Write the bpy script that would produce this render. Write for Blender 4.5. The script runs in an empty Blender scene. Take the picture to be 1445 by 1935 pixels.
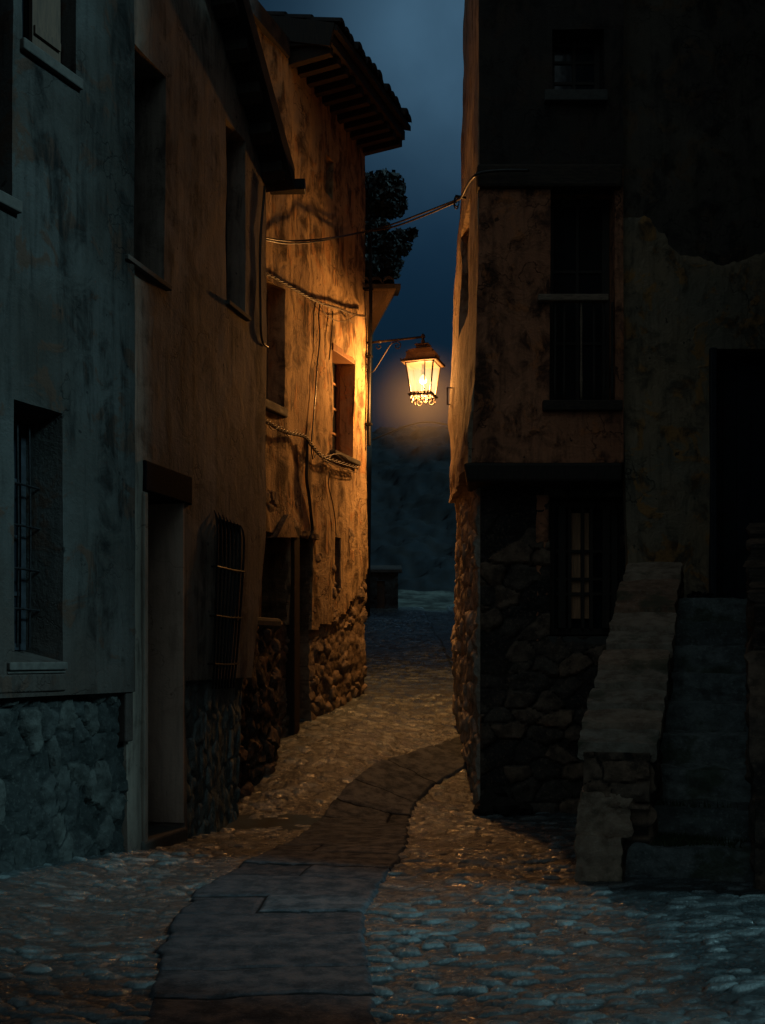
import bpy, math, random
import numpy as np
from mathutils import Vector

random.seed(7)
RNG = np.random.default_rng(11)
scene = bpy.context.scene
COL = scene.collection

# ------------------------------------------------------------------ survey of the place (camera calibration)
F, CX, HOR, CAMZ = 2100.0, 722.5, 1240.0, 1.6


def ray(px, py):
    return ((px - CX) / F, 1.0, (HOR - py) / F)


def at(px, py, Y):
    r = ray(px, py)
    return (r[0] * Y, Y, CAMZ + r[2] * Y)


# ------------------------------------------------------------------ numpy noise
def _hash(i, j, k):
    v = np.sin(i * 127.1 + j * 311.7 + k * 74.7) * 43758.5453
    return v - np.floor(v)


def vnoise(u, v, seed=0):
    i, j = np.floor(u), np.floor(v)
    fu, fv = u - i, v - j
    fu = fu * fu * (3 - 2 * fu)
    fv = fv * fv * (3 - 2 * fv)
    a, b = _hash(i, j, seed), _hash(i + 1, j, seed)
    c, d = _hash(i, j + 1, seed), _hash(i + 1, j + 1, seed)
    return (a * (1 - fu) + b * fu) * (1 - fv) + (c * (1 - fu) + d * fu) * fv


def fbm(u, v, seed=0, octv=4):
    u = np.asarray(u, float)
    v = np.asarray(v, float)
    s, a, tot = 0, 0.5, 0
    for o in range(octv):
        s = s + a * vnoise(u * 2 ** o + 13.7 * o, v * 2 ** o - 7.1 * o, seed + o)
        tot += a
        a *= 0.5
    return s / tot - 0.5


def cells(u, v, seed=0, jit=0.42):
    """cellular pattern: F1, F2-F1 gap and a random number per stone"""
    u = np.asarray(u, float)
    v = np.asarray(v, float)
    i0, j0 = np.floor(u), np.floor(v)
    f1 = np.full(u.shape, 9.0)
    f2 = np.full(u.shape, 9.0)
    rid = np.zeros(u.shape)
    for dj in (-2, -1, 0, 1, 2):
        for di in (-2, -1, 0, 1, 2):
            if abs(di) + abs(dj) == 4:
                continue
            i, j = i0 + di, j0 + dj
            x = i + 0.5 + jit * 2 * (_hash(i, j, seed) - 0.5) + 0.5 * (np.mod(j, 2))
            y = j + 0.5 + jit * 2 * (_hash(i, j, seed + 3.3) - 0.5)
            d = np.hypot(u - x, v - y)
            near = d < f1
            f2 = np.where(near, f1, np.minimum(f2, d))
            rid = np.where(near, _hash(i, j, seed + 9.1), rid)
            f1 = np.where(near, d, f1)
    return f1, f2 - f1, rid


def sstep(a, b, x):
    t = np.clip((x - a) / (b - a), 0, 1)
    return t * t * (3 - 2 * t)


# ------------------------------------------------------------------ materials
def new_mat(name):
    m = bpy.data.materials.new(name)
    m.use_nodes = True
    nt = m.node_tree
    b = nt.nodes["Principled BSDF"]
    return m, nt, b


def N(nt, typ, **kw):
    n = nt.nodes.new(typ)
    for k, v in kw.items():
        setattr(n, k, v)
    return n


def noise_n(nt, coord, scale, detail=6, rough=0.6, vec_scale=None, dist=0.0):
    if vec_scale:
        mp = N(nt, "ShaderNodeMapping")
        mp.inputs["Scale"].default_value = vec_scale
        nt.links.new(coord, mp.inputs[0])
        coord = mp.outputs[0]
    n = N(nt, "ShaderNodeTexNoise")
    n.inputs["Scale"].default_value = scale
    n.inputs["Detail"].default_value = detail
    n.inputs["Roughness"].default_value = rough
    n.inputs["Distortion"].default_value = dist
    nt.links.new(coord, n.inputs["Vector"])
    return n.outputs["Fac"]


def rng_n(nt, fac, a, b, lo=0.0, hi=1.0):
    n = N(nt, "ShaderNodeMapRange", interpolation_type="SMOOTHSTEP")
    n.inputs[1].default_value, n.inputs[2].default_value = a, b
    n.inputs[3].default_value, n.inputs[4].default_value = lo, hi
    nt.links.new(fac, n.inputs[0])
    return n.outputs[0]


def mix_c(nt, fac, a, b, mode="MIX"):
    n = N(nt, "ShaderNodeMix", data_type="RGBA", blend_type=mode)
    for sock, v in ((n.inputs[0], fac), (n.inputs[6], a), (n.inputs[7], b)):
        if hasattr(v, "links"):
            nt.links.new(v, sock)
        elif isinstance(v, (int, float)):
            sock.default_value = v
        else:
            sock.default_value = (*v, 1)
    return n.outputs[2]


def math_n(nt, op, a, b=0.0):
    n = N(nt, "ShaderNodeMath", operation=op)
    for sock, v in ((n.inputs[0], a), (n.inputs[1], b)):
        if hasattr(v, "links"):
            nt.links.new(v, sock)
        else:
            sock.default_value = v
    return n.outputs[0]


def bump_n(nt, bsdf, h, strength=0.5, dist=0.02):
    b = N(nt, "ShaderNodeBump")
    b.inputs["Strength"].default_value = strength
    b.inputs["Distance"].default_value = dist
    nt.links.new(h, b.inputs["Height"])
    nt.links.new(b.outputs[0], bsdf.inputs["Normal"])


def plaster(name, c1, c2, stain, patch, streak=0.7, patch_amt=0.5, rough=0.9, seed=0.0, bump=0.5, stain_lo=0.45, stain_hi=0.62, low_dirt=None, streak_z=0.13):
    m, nt, b = new_mat(name)
    tc = N(nt, "ShaderNodeTexCoord")
    mp = N(nt, "ShaderNodeMapping")
    mp.inputs["Location"].default_value = (seed, seed * 0.7, seed * 1.3)
    nt.links.new(tc.outputs["Object"], mp.inputs[0])
    co = mp.outputs[0]
    big = noise_n(nt, co, 0.9, 5, 0.55)
    st = noise_n(nt, co, 4.5, 9, 0.68, (1, 1, streak_z), 0.4)
    st2 = noise_n(nt, co, 16, 7, 0.65, (1, 1, 0.09))
    mid = noise_n(nt, co, 3.2, 8, 0.62, None, 0.6)
    fine = noise_n(nt, co, 38, 6, 0.7)
    col = mix_c(nt, rng_n(nt, big, 0.35, 0.65), c1, c2)
    col = mix_c(nt, rng_n(nt, st2, 0.45, 0.75, 0, 0.45), col, stain)
    pm = math_n(nt, "MULTIPLY", rng_n(nt, mid, 0.53, 0.6), patch_amt)
    col = mix_c(nt, pm, col, patch)
    sm = math_n(nt, "MULTIPLY", rng_n(nt, st, stain_lo, stain_hi), rng_n(nt, mid, 0.36, 0.6))
    sm = math_n(nt, "MULTIPLY", sm, streak)
    col = mix_c(nt, sm, col, stain)
    pit = noise_n(nt, co, 11, 3, 0.5)
    col = mix_c(nt, rng_n(nt, pit, 0.70, 0.74, 0, 0.8), col, stain)
    crack = N(nt, "ShaderNodeTexVoronoi", feature="DISTANCE_TO_EDGE")
    crack.inputs["Scale"].default_value = 0.9
    wob = N(nt, "ShaderNodeVectorMath", operation="ADD")
    nz = N(nt, "ShaderNodeTexNoise")
    nz.inputs["Scale"].default_value = 3.0
    nz.inputs["Detail"].default_value = 5
    nt.links.new(co, nz.inputs["Vector"])
    nt.links.new(co, wob.inputs[0])
    nt.links.new(nz.outputs["Color"], wob.inputs[1])
    nt.links.new(wob.outputs[0], crack.inputs["Vector"])
    ck = rng_n(nt, crack.outputs["Distance"], 0.0, 0.012, 1, 0)
    ck = math_n(nt, "MULTIPLY", ck, rng_n(nt, big, 0.45, 0.6))
    col = mix_c(nt, math_n(nt, "MULTIPLY", ck, 0.8), col, stain)
    if low_dirt:
        z0, z1, dc = low_dirt
        sep = N(nt, "ShaderNodeSeparateXYZ")
        nt.links.new(tc.outputs["Object"], sep.inputs[0])
        zz = math_n(nt, "ADD", sep.outputs[2], math_n(nt, "MULTIPLY", mid, 1.6))
        col = mix_c(nt, rng_n(nt, zz, z0, z1, 0.85, 0), col, dc)
    nt.links.new(col, b.inputs["Base Color"])
    b.inputs["Roughness"].default_value = rough
    b.inputs["Specular IOR Level"].default_value = 0.25
    h = math_n(nt, "ADD", math_n(nt, "MULTIPLY", mid, 1.6), math_n(nt, "MULTIPLY", fine, 0.45))
    h = math_n(nt, "ADD", h, math_n(nt, "MULTIPLY", st, 0.9))
    h = math_n(nt, "SUBTRACT", h, math_n(nt, "MULTIPLY", ck, 0.4))
    bump_n(nt, b, h, bump, 0.05)
    return m


def stone(name, cols, mortar, rough=0.85, rough_lo=None, spec=0.3, bump=0.6, moss=None, seed=0.0, fine_scale=30):
    """colour per stone from the 'Stone' vertex attribute (r: random per stone, g: height)"""
    m, nt, b = new_mat(name)
    tc = N(nt, "ShaderNodeTexCoord")
    co = tc.outputs["Object"]
    at_ = N(nt, "ShaderNodeAttribute", attribute_name="Stone")
    sep = N(nt, "ShaderNodeSeparateColor")
    nt.links.new(at_.outputs["Color"], sep.inputs[0])
    rmp = N(nt, "ShaderNodeValToRGB")
    el = rmp.color_ramp.elements
    while len(el) < len(cols):
        el.new(0.5)
    for k, c in enumerate(cols):
        el[k].position = k / (len(cols) - 1)
        el[k].color = (*c, 1)
    nt.links.new(sep.outputs[0], rmp.inputs[0])
    col = rmp.outputs[0]
    n1 = noise_n(nt, co, 7, 8, 0.65)
    n2 = noise_n(nt, co, fine_scale, 7, 0.7)
    col = mix_c(nt, rng_n(nt, n1, 0.35, 0.7, 0.0, 0.75), col, tuple(c * 0.35 for c in cols[0]))
    col = mix_c(nt, rng_n(nt, n2, 0.5, 0.75, 0.0, 0.5), col, tuple(min(1, c * 1.5) for c in cols[-1]))
    if moss:
        n3 = noise_n(nt, co, 2.2, 6, 0.6)
        col = mix_c(nt, rng_n(nt, n3, 0.52, 0.64, 0, 0.75), col, moss)
    col = mix_c(nt, rng_n(nt, sep.outputs[1], 0.1, 0.5, 1, 0), col, mortar)
    nt.links.new(col, b.inputs["Base Color"])
    if rough_lo is not None:
        r = rng_n(nt, n1, 0.35, 0.65, rough_lo, rough)
        r = math_n(nt, "ADD", r, rng_n(nt, sep.outputs[1], 0.1, 0.5, 0.35, 0))
        nt.links.new(r, b.inputs["Roughness"])
    else:
        b.inputs["Roughness"].default_value = rough
    b.inputs["Specular IOR Level"].default_value = spec
    h = math_n(nt, "ADD", n1, math_n(nt, "MULTIPLY", n2, 0.5))
    bump_n(nt, b, h, bump, 0.03)
    return m


def simple(name, c, rough=0.7, metal=0.0, scale=20.0, var=0.4, bump=0.25, vec=None, spec=0.4):
    m, nt, b = new_mat(name)
    tc = N(nt, "ShaderNodeTexCoord")
    n = noise_n(nt, tc.outputs["Object"], scale, 7, 0.65, vec)
    col = mix_c(nt, rng_n(nt, n, 0.3, 0.7), tuple(x * (1 - var) for x in c), tuple(min(1, x * (1 + var)) for x in c))
    nt.links.new(col, b.inputs["Base Color"])
    nt.links.new(rng_n(nt, n, 0.3, 0.7, max(0.05, rough - 0.12), min(1, rough + 0.12)), b.inputs["Roughness"])
    b.inputs["Metallic"].default_value = metal
    b.inputs["Specular IOR Level"].default_value = spec
    if bump:
        bump_n(nt, b, n, bump, 0.01)
    return m


M = {}
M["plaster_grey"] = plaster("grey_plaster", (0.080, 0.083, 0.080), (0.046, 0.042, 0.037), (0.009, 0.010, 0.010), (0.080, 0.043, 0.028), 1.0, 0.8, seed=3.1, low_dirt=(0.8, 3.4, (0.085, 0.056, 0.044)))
M["plaster_brown"] = plaster("brown_plaster", (0.37, 0.31, 0.255), (0.26, 0.215, 0.175), (0.05, 0.043, 0.038), (0.20, 0.155, 0.12), 0.75, 0.4, seed=8.4, bump=0.3, low_dirt=(0.2, 1.5, (0.13, 0.08, 0.065)))
M["plaster_ochre"] = plaster("ochre_plaster", (0.60, 0.42, 0.23), (0.50, 0.35, 0.20), (0.07, 0.05, 0.033), (0.52, 0.25, 0.09), 0.9, 0.6, seed=1.7, bump=0.6, stain_lo=0.43, stain_hi=0.55, streak_z=0.22)
M["plaster_warm_bounce"] = plaster("warm_bounce_plaster", (0.72, 0.29, 0.15), (0.52, 0.20, 0.105), (0.035, 0.022, 0.018), (0.74, 0.24, 0.08), 0.9, 0.6, seed=5.5, bump=0.8, stain_lo=0.42, stain_hi=0.56, streak_z=0.6)  # warm bounce light is put into this reddish colour
M["plaster_side"] = plaster("worn_side_plaster", (0.62, 0.48, 0.34), (0.52, 0.39, 0.27), (0.10, 0.07, 0.045), (0.36, 0.22, 0.11), 0.8, 0.5, seed=2.5, bump=0.9, streak_z=0.3)
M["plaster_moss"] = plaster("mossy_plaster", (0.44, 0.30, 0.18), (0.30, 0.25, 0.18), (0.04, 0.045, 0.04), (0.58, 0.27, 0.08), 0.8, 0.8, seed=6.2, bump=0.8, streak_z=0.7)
M["plaster_black"] = plaster("near_black_plaster", (0.03, 0.03, 0.032), (0.02, 0.02, 0.022), (0.008, 0.008, 0.008), (0.03, 0.022, 0.018), 0.6, 0.4, seed=9.9)  # near-black plaster for cores and plain walls
M["plaster_top_shade"] = plaster("top_shade_plaster", (0.07, 0.052, 0.042), (0.05, 0.042, 0.036), (0.015, 0.014, 0.014), (0.08, 0.045, 0.03), 0.8, 0.5, seed=4.4, streak_z=0.5)  # shade of the top floor put into a darker plaster colour
M["plaster_lit_jamb"] = plaster("lit_reveal_plaster", (0.74, 0.58, 0.46), (0.62, 0.47, 0.36), (0.30, 0.21, 0.16), (0.5, 0.36, 0.27), 0.5, 0.4, seed=7.7, bump=0.3, low_dirt=(0.2, 1.5, (0.25, 0.15, 0.12)))  # plaster lightened to stand for light on the door jamb
M["plaster_upper_shade"] = plaster("upper_shade_plaster", (0.17, 0.13, 0.095), (0.11, 0.09, 0.07), (0.025, 0.024, 0.022), (0.18, 0.10, 0.05), 0.9, 0.6, seed=3.9, streak_z=0.6)  # shade high on the wall put into a darker plaster colour
M["stone_teal_pale"] = stone("pale_grey_rubble_stone", [(0.14, 0.18, 0.18), (0.26, 0.31, 0.30), (0.34, 0.38, 0.36)], (0.12, 0.14, 0.14), bump=0.8)
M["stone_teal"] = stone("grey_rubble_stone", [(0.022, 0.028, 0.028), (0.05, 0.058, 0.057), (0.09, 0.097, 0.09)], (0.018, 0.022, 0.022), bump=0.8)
M["stone_warm"] = stone("warm_rubble_stone", [(0.16, 0.11, 0.07), (0.33, 0.24, 0.16), (0.42, 0.32, 0.22)], (0.20, 0.14, 0.09), bump=0.9)
M["stone_dark"] = stone("dark_rubble_stone", [(0.03, 0.028, 0.028), (0.12, 0.095, 0.075), (0.30, 0.19, 0.125)], (0.03, 0.025, 0.02), bump=0.9)
M["stone_side"] = stone("pale_rubble_stone", [(0.42, 0.34, 0.26), (0.56, 0.46, 0.36), (0.66, 0.56, 0.45)], (0.42, 0.33, 0.24), bump=1.0)
M["stone_coping"] = stone("coping_stone", [(0.36, 0.20, 0.125), (0.50, 0.34, 0.23), (0.38, 0.34, 0.27)], (0.08, 0.07, 0.06), moss=(0.09, 0.095, 0.06), bump=1.0)
M["stone_step"] = stone("step_stone", [(0.12, 0.14, 0.135), (0.20, 0.23, 0.225), (0.30, 0.33, 0.31)], (0.03, 0.03, 0.03), moss=(0.05, 0.07, 0.035), rough=0.7, rough_lo=0.35, bump=1.0)
M["cobble"] = stone("wet_cobble", [(0.022, 0.030, 0.035), (0.085, 0.112, 0.12), (0.26, 0.31, 0.315)], (0.024, 0.03, 0.031), rough=0.5, rough_lo=0.10, spec=0.9, bump=0.7, fine_scale=45)
M["flag"] = stone("flagstone", [(0.036, 0.046, 0.056), (0.066, 0.080, 0.094), (0.115, 0.132, 0.148)], (0.014, 0.016, 0.017), rough=0.8, rough_lo=0.5, spec=0.18, bump=0.45, fine_scale=60)
M["dirt"] = simple("dark_dirt", (0.05, 0.05, 0.045), 0.9, 0, 6, 0.5, 0.6)
M["grass_slope"] = simple("slope_turf", (0.06, 0.075, 0.07), 0.8, 0, 1.6, 0.75, 0.9)
M["hill"] = simple("hill_scrub", (0.004, 0.009, 0.014), 0.95, 0, 0.9, 0.7, 1.0)
M["wood_dark"] = simple("dark_wood", (0.035, 0.026, 0.02), 0.7, 0, 9, 0.5, 0.4, (6, 6, 0.6))
M["wood_beam"] = simple("old_beam_wood", (0.05, 0.034, 0.024), 0.8, 0, 9, 0.6, 0.6, (1.2, 6, 6))
M["wood_rafter"] = simple("rafter_wood", (0.035, 0.023, 0.016), 0.8, 0, 14, 0.5, 0.4)
M["wood_rail"] = simple("weathered_rail_wood", (0.27, 0.185, 0.125), 0.75, 0, 14, 0.4, 0.4, (0.8, 6, 6))
M["wood_shutter"] = simple("brown_shutter_wood", (0.11, 0.07, 0.048), 0.75, 0, 10, 0.35, 0.4, (5, 5, 0.5))
M["wood_orange"] = simple("window_wood", (0.24, 0.125, 0.06), 0.65, 0, 10, 0.4, 0.3, (5, 5, 0.5))
M["wood_blue"] = simple("blue_black_wood", (0.018, 0.024, 0.032), 0.6, 0, 10, 0.4, 0.3)
M["iron"] = simple("wrought_iron", (0.02, 0.02, 0.022), 0.5, 0.6, 40, 0.4, 0.3)
M["lamp_iron"] = simple("lamp_iron", (0.045, 0.035, 0.028), 0.5, 0.5, 40, 0.4, 0.2)
M["cable"] = simple("cable_rubber", (0.02, 0.018, 0.016), 0.38, 0, 30, 0.4, 0.2, spec=0.6)
M["cable_grey"] = simple("dusty_cable_sheath", (0.09, 0.065, 0.045), 0.5, 0, 30, 0.5, 0.3)
M["hood"] = simple("smoked_hood", (0.06, 0.04, 0.026), 0.5, 0.2, 30, 0.3, 0.2)
_nt = M["hood"].node_tree
_t = N(_nt, "ShaderNodeBsdfTransparent")
_t.inputs[0].default_value = (1.0, 0.8, 0.55, 1)
_mx = N(_nt, "ShaderNodeMixShader")
_mx.inputs[0].default_value = 0.25
_nt.links.new(_nt.nodes["Principled BSDF"].outputs[0], _mx.inputs[1])
_nt.links.new(_t.outputs[0], _mx.inputs[2])
_nt.links.new(_mx.outputs[0], _nt.nodes["Material Output"].inputs[0])
M["tile"] = simple("clay_tile", (0.030, 0.025, 0.024), 0.85, 0, 6, 0.6, 0.5)
M["lintel_wood"] = simple("tarred_lintel_wood", (0.008, 0.009, 0.012), 0.9, 0, 9, 0.4, 0.4, (1.2, 6, 6), 0.05)
M["void"] = simple("dark_interior", (0.008, 0.008, 0.009), 0.9, 0, 5, 0.3, 0)
M["curtain"] = simple("brown_curtain", (0.50, 0.26, 0.14), 0.9, 0, 12, 0.3, 0.2, (6, 6, 0.4))
M["plinth"] = simple("sill_stone", (0.085, 0.08, 0.072), 0.85, 0, 16, 0.3, 0.4)
M["leaf"] = simple("dark_leaf", (0.005, 0.010, 0.013), 0.7, 0, 3, 0.5, 0)
M["bark"] = simple("bark", (0.04, 0.032, 0.026), 0.9, 0, 12, 0.4, 0.5)
M["moss"] = simple("moss", (0.03, 0.05, 0.02), 0.95, 0, 25, 0.6, 0.8)


def glass_mat():
    m, nt, b = new_mat("window_glass")
    b.inputs["Base Color"].default_value = (0.012, 0.016, 0.022, 1)
    b.inputs["Roughness"].default_value = 0.12
    tc = N(nt, "ShaderNodeTexCoord")
    bump_n(nt, b, noise_n(nt, tc.outputs["Object"], 5, 2), 0.1, 0.02)
    return m


M["glass"] = glass_mat()


# ------------------------------------------------------------------ object helpers
def wloc(o):
    v = Vector((0, 0, 0))
    while o is not None:
        v += o.location
        o = o.parent
    return v


def tag(o, label=None, cat=None, group=None, kind=None):
    if label:
        o["label"] = label
    if cat:
        o["category"] = cat
    if group:
        o["group"] = group
    if kind:
        o["kind"] = kind
    return o


def thing(name, label, cat, loc, group=None):
    o = bpy.data.objects.new(name, None)
    o.empty_display_size = 0.2
    COL.objects.link(o)
    o.location = loc
    return tag(o, label, cat, group)


def mk(name, verts, faces, mat, parent=None, smooth=False, attr=None):
    """verts in world coordinates; stored relative to the parent"""
    V = np.asarray(verts, float)
    if parent is not None:
        V = V - np.array(wloc(parent))
    me = bpy.data.meshes.new(name)
    me.from_pydata(V.tolist(), [], faces if isinstance(faces, list) else faces.tolist())
    me.materials.append(mat)
    if attr is not None:
        ca = me.color_attributes.new("Stone", "FLOAT_COLOR", "POINT")
        A = np.ones((len(V), 4))
        A[:, :3] = attr
        ca.data.foreach_set("color", A.ravel())
    if smooth:
        me.polygons.foreach_set("use_smooth", [True] * len(me.polygons))
    me.update()
    o = bpy.data.objects.new(name, me)
    COL.objects.link(o)
    if parent is not None:
        o.parent = parent
    return o


class MB:
    """collects boxes, bars, tubes and grids into ONE mesh"""

    def __init__(self):
        self.v, self.f = [], []

    def add(self, v, f):
        n = len(self.v)
        self.v += [tuple(map(float, p)) for p in v]
        self.f += [tuple(i + n for i in q) for q in f]

    def hexa(self, p):  # 8 points: bottom ring, top ring
        self.add(p, [(0, 3, 2, 1), (4, 5, 6, 7), (0, 1, 5, 4), (1, 2, 6, 5), (2, 3, 7, 6), (3, 0, 4, 7)])

    def box(self, x0, x1, y0, y1, z0, z1):
        self.hexa([(x0, y0, z0), (x1, y0, z0), (x1, y1, z0), (x0, y1, z0), (x0, y0, z1), (x1, y0, z1), (x1, y1, z1), (x0, y1, z1)])

    def fbox(self, fr, s0, s1, z0, z1, d0, d1):
        w = fr.w
        self.hexa([w(s0, z0, d1), w(s1, z0, d1), w(s1, z0, d0), w(s0, z0, d0), w(s0, z1, d1), w(s1, z1, d1), w(s1, z1, d0), w(s0, z1, d0)])

    def tube(self, pts, r, n=8, cap=True):
        pts = [Vector(p) for p in pts]
        rr = r if isinstance(r, (list, tuple)) else [r] * len(pts)
        rings = []
        up = Vector((0.13, 0.21, 1)).normalized()
        for i, p in enumerate(pts):
            t = (pts[min(i + 1, len(pts) - 1)] - pts[max(i - 1, 0)]).normalized()
            a = t.cross(up)
            if a.length < 1e-3:
                a = t.cross(Vector((1, 0, 0)))
            a.normalize()
            b = t.cross(a).normalized()
            rings.append([p + (a * math.cos(2 * math.pi * k / n) + b * math.sin(2 * math.pi * k / n)) * rr[i] for k in range(n)])
        v = [q for ring in rings for q in ring]
        f = []
        for i in range(len(rings) - 1):
            for k in range(n):
                f.append((i * n + k, i * n + (k + 1) % n, (i + 1) * n + (k + 1) % n, (i + 1) * n + k))
        if cap:
            f.append(tuple(reversed(range(n))))
            f.append(tuple((len(rings) - 1) * n + k for k in range(n)))
        self.add(v, f)

    def build(self, name, mat, parent=None, smooth=False, bevel=0.0):
        o = mk(name, self.v, self.f, mat, parent, smooth)
        if bevel:
            b = o.modifiers.new("edge", "BEVEL")
            b.width, b.segments, b.limit_method = bevel, 2, "ANGLE"
        return o


def spline(pts, n=8):
    """Catmull-Rom through points"""
    P = [np.array(p, float) for p in pts]
    P = [2 * P[0] - P[1]] + P + [2 * P[-1] - P[-2]]
    out = []
    for i in range(1, len(P) - 2):
        for k in range(n):
            t = k / n
            a, b, c, d = P[i - 1], P[i], P[i + 1], P[i + 2]
            out.append(0.5 * ((2 * b) + (-a + c) * t + (2 * a - 5 * b + 4 * c - d) * t * t + (-a + 3 * b - 3 * c + d) * t ** 3))
    out.append(P[-2])
    return out


class Frame:
    """a wall plane: s along, z up, d out of the wall towards the street"""

    def __init__(self, A, B, warp=None):
        self.A = np.array(A, float)
        t = np.array(B, float) - self.A
        self.L = np.hypot(*t)
        self.t = t / self.L
        self.n = np.array((self.t[1], -self.t[0]))
        self.warp = warp

    def w(self, s, z, d=0.0):
        if self.warp:
            s, z, d = self.warp(s, z, d)
        p = self.A + self.t * s + self.n * d
        return (float(p[0]), float(p[1]), float(z))

    def arr(self, s, z, d):
        if self.warp:
            s, z, d = self.warp(s, z, d)
        X = self.A[0] + self.t[0] * s + self.n[0] * d
        Y = self.A[1] + self.t[1] * s + self.n[1] * d
        return np.stack([X, Y, z + 0 * X], -1)

    def px(self, px, py, d=0.0):
        r = np.array(ray(px, py))
        k = (self.n @ self.A + d) / (self.n @ r[:2])
        P = r * k
        return float(self.t @ (P[:2] - self.A)), float(CAMZ + P[2])


class Hole:
    def __init__(self, s0, s1, z0, z1, depth=0.3, splay=0.0, apex=None):
        self.s0, self.s1, self.z0, self.z1, self.depth, self.splay = s0, s1, z0, z1, depth, splay
        self.apex = apex

    def has(self, s, z):
        return self.s0 < s < self.s1 and self.z0 < z < self.z1


def sheet(name, fr, s0, s1, z0, z1, res, mat, parent, holes=(), disp=None, exist=None, edge=0.12, d0=0.0, ztop=None, smooth=True):
    """a wall surface: displaced grid with real openings; every open border is folded back into the wall"""
    def lines(a, b, cuts):
        cuts = sorted({a, b} | {c for c in cuts if a + 1e-4 < c < b - 1e-4})
        out = []
        for p, q in zip(cuts[:-1], cuts[1:]):
            n = max(1, int(math.ceil((q - p) / res)))
            out += [p + (q - p) * k / n for k in range(n)]
        return np.array(out + [b])

    S = lines(s0, s1, [c for h in holes for c in (h.s0, h.s1)])
    Z = lines(z0, z1, [c for h in holes for c in (h.z0, h.z1)])
    SS, ZZ = np.meshgrid(S, Z, indexing="ij")
    ns, nz = len(S), len(Z)
    if ztop is not None:
        ZZ = np.minimum(ZZ, ztop(SS))
    D, attr = (disp(SS, ZZ) if disp else (np.zeros_like(SS), None))
    D = D + d0
    P = fr.arr(SS, ZZ, D).reshape(-1, 3)
    cs, cz = (SS[:-1, :-1] + SS[1:, 1:]) / 2, (ZZ[:-1, :-1] + ZZ[1:, 1:]) / 2
    ok = np.ones(cs.shape, bool)
    which = np.full(cs.shape, -1)
    for k, h in enumerate(holes):
        ins = (cs > h.s0) & (cs < h.s1) & (cz > h.z0) & (cz < h.z1)
        which[ins] = k
        ok &= ~ins
    if exist is not None:
        ok &= exist(cs, cz)
    if ztop is not None:
        ok &= (ZZ[:-1, 1:] - ZZ[:-1, :-1] > 1e-5) | (ZZ[1:, 1:] - ZZ[1:, :-1] > 1e-5)
    ii, jj = np.nonzero(ok)
    idx = lambda i, j: i * nz + j
    faces = [(idx(i, j), idx(i + 1, j), idx(i + 1, j + 1), idx(i, j + 1)) for i, j in zip(ii.tolist(), jj.tolist())]
    ok2 = np.zeros((ns + 1, nz + 1), bool)
    ok2[1:ns, 1:nz] = ok
    wh2 = np.full((ns + 1, nz + 1), -1)
    wh2[1:ns, 1:nz] = which
    extra, inner = [], {}
    base = ns * nz

    def inn(i, j, k):
        key = (i, j, k)
        if key not in inner:
            s, z = SS[i, j], ZZ[i, j]
            if k >= 0:
                h = holes[k]
                cs_, cz_ = (h.s0 + h.s1) / 2, (h.z0 + h.z1) / 2
                s = s + (cs_ - s) * h.splay
                z = z + (cz_ - z) * h.splay * 0.35
                d = d0 - h.depth
            else:
                d = d0 - edge
            inner[key] = base + len(extra)
            extra.append((s, z, d, i, j))
        return inner[key]

    for i, j in zip(ii.tolist(), jj.tolist()):
        for di, dj, a, b in ((0, -1, (i, j), (i + 1, j)), (1, 0, (i + 1, j), (i + 1, j + 1)), (0, 1, (i + 1, j + 1), (i, j + 1)), (-1, 0, (i, j + 1), (i, j))):
            ni, nj = i + di + 1, j + dj + 1
            if not ok2[ni, nj]:
                k = int(wh2[ni, nj])
                ia, ib = inn(*a, k), inn(*b, k)
                faces.append((idx(*b), idx(*a), ia, ib))
    if extra:
        E = np.array([e[:3] for e in extra])
        P = np.vstack([P, fr.arr(E[:, 0], E[:, 1], E[:, 2])])
        if attr is not None:
            attr = np.vstack([attr.reshape(-1, 3), np.array([attr[e[3], e[4]] for e in extra])])
    elif attr is not None:
        attr = attr.reshape(-1, 3)
    used = np.unique(np.array([q for f in faces for q in f]))
    remap = np.full(len(P), -1)
    remap[used] = np.arange(len(used))
    faces = [tuple(int(remap[q]) for q in f) for f in faces]
    o = mk(name, P[used], faces, mat, parent, smooth, None if attr is None else attr[used])
    if smooth:
        try:
            o.data.set_sharp_from_angle(angle=math.radians(48))
        except Exception:
            pass
    return o


def plaster_disp(amp=0.03, seed=0, sc=0.8):
    def f(s, z):
        return amp * (fbm(s * sc, z * sc, seed, 4) * 2 + 0.35 * fbm(s * 5, z * 5, seed + 20, 3)), None
    return f


def stone_disp(w=0.3, h=0.2, depth=0.05, seed=0, rough=0.5, bulge=0.0):
    def f(s, z):
        wu = s / w + 0.9 * fbm(s * 2.6, z * 2.6, seed + 40, 4)
        wv = z / h + 0.9 * fbm(s * 2.6 + 9, z * 2.6, seed + 50, 4)
        f1, gap, rid = cells(wu, wv, seed)
        fill = sstep(0.05, 0.2, fbm(s * 1.7, z * 1.7, seed + 80, 3))  # mortar smeared over the joints
        g = sstep(0.0, 0.2, gap)
        hgt = depth * g * (0.25 + 0.85 * rid) * (1 - 0.7 * fill) + depth * rough * 1.7 * fbm(s * 10, z * 10, seed + 60, 5) + depth * 0.8 * fbm(s * 1.3, z * 1.3, seed + 70, 2) * 2
        g = g * (1 - 0.6 * fill * (1 - rid))
        return hgt + bulge, np.stack([rid, g, rid * 0], -1)
    return f


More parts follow.
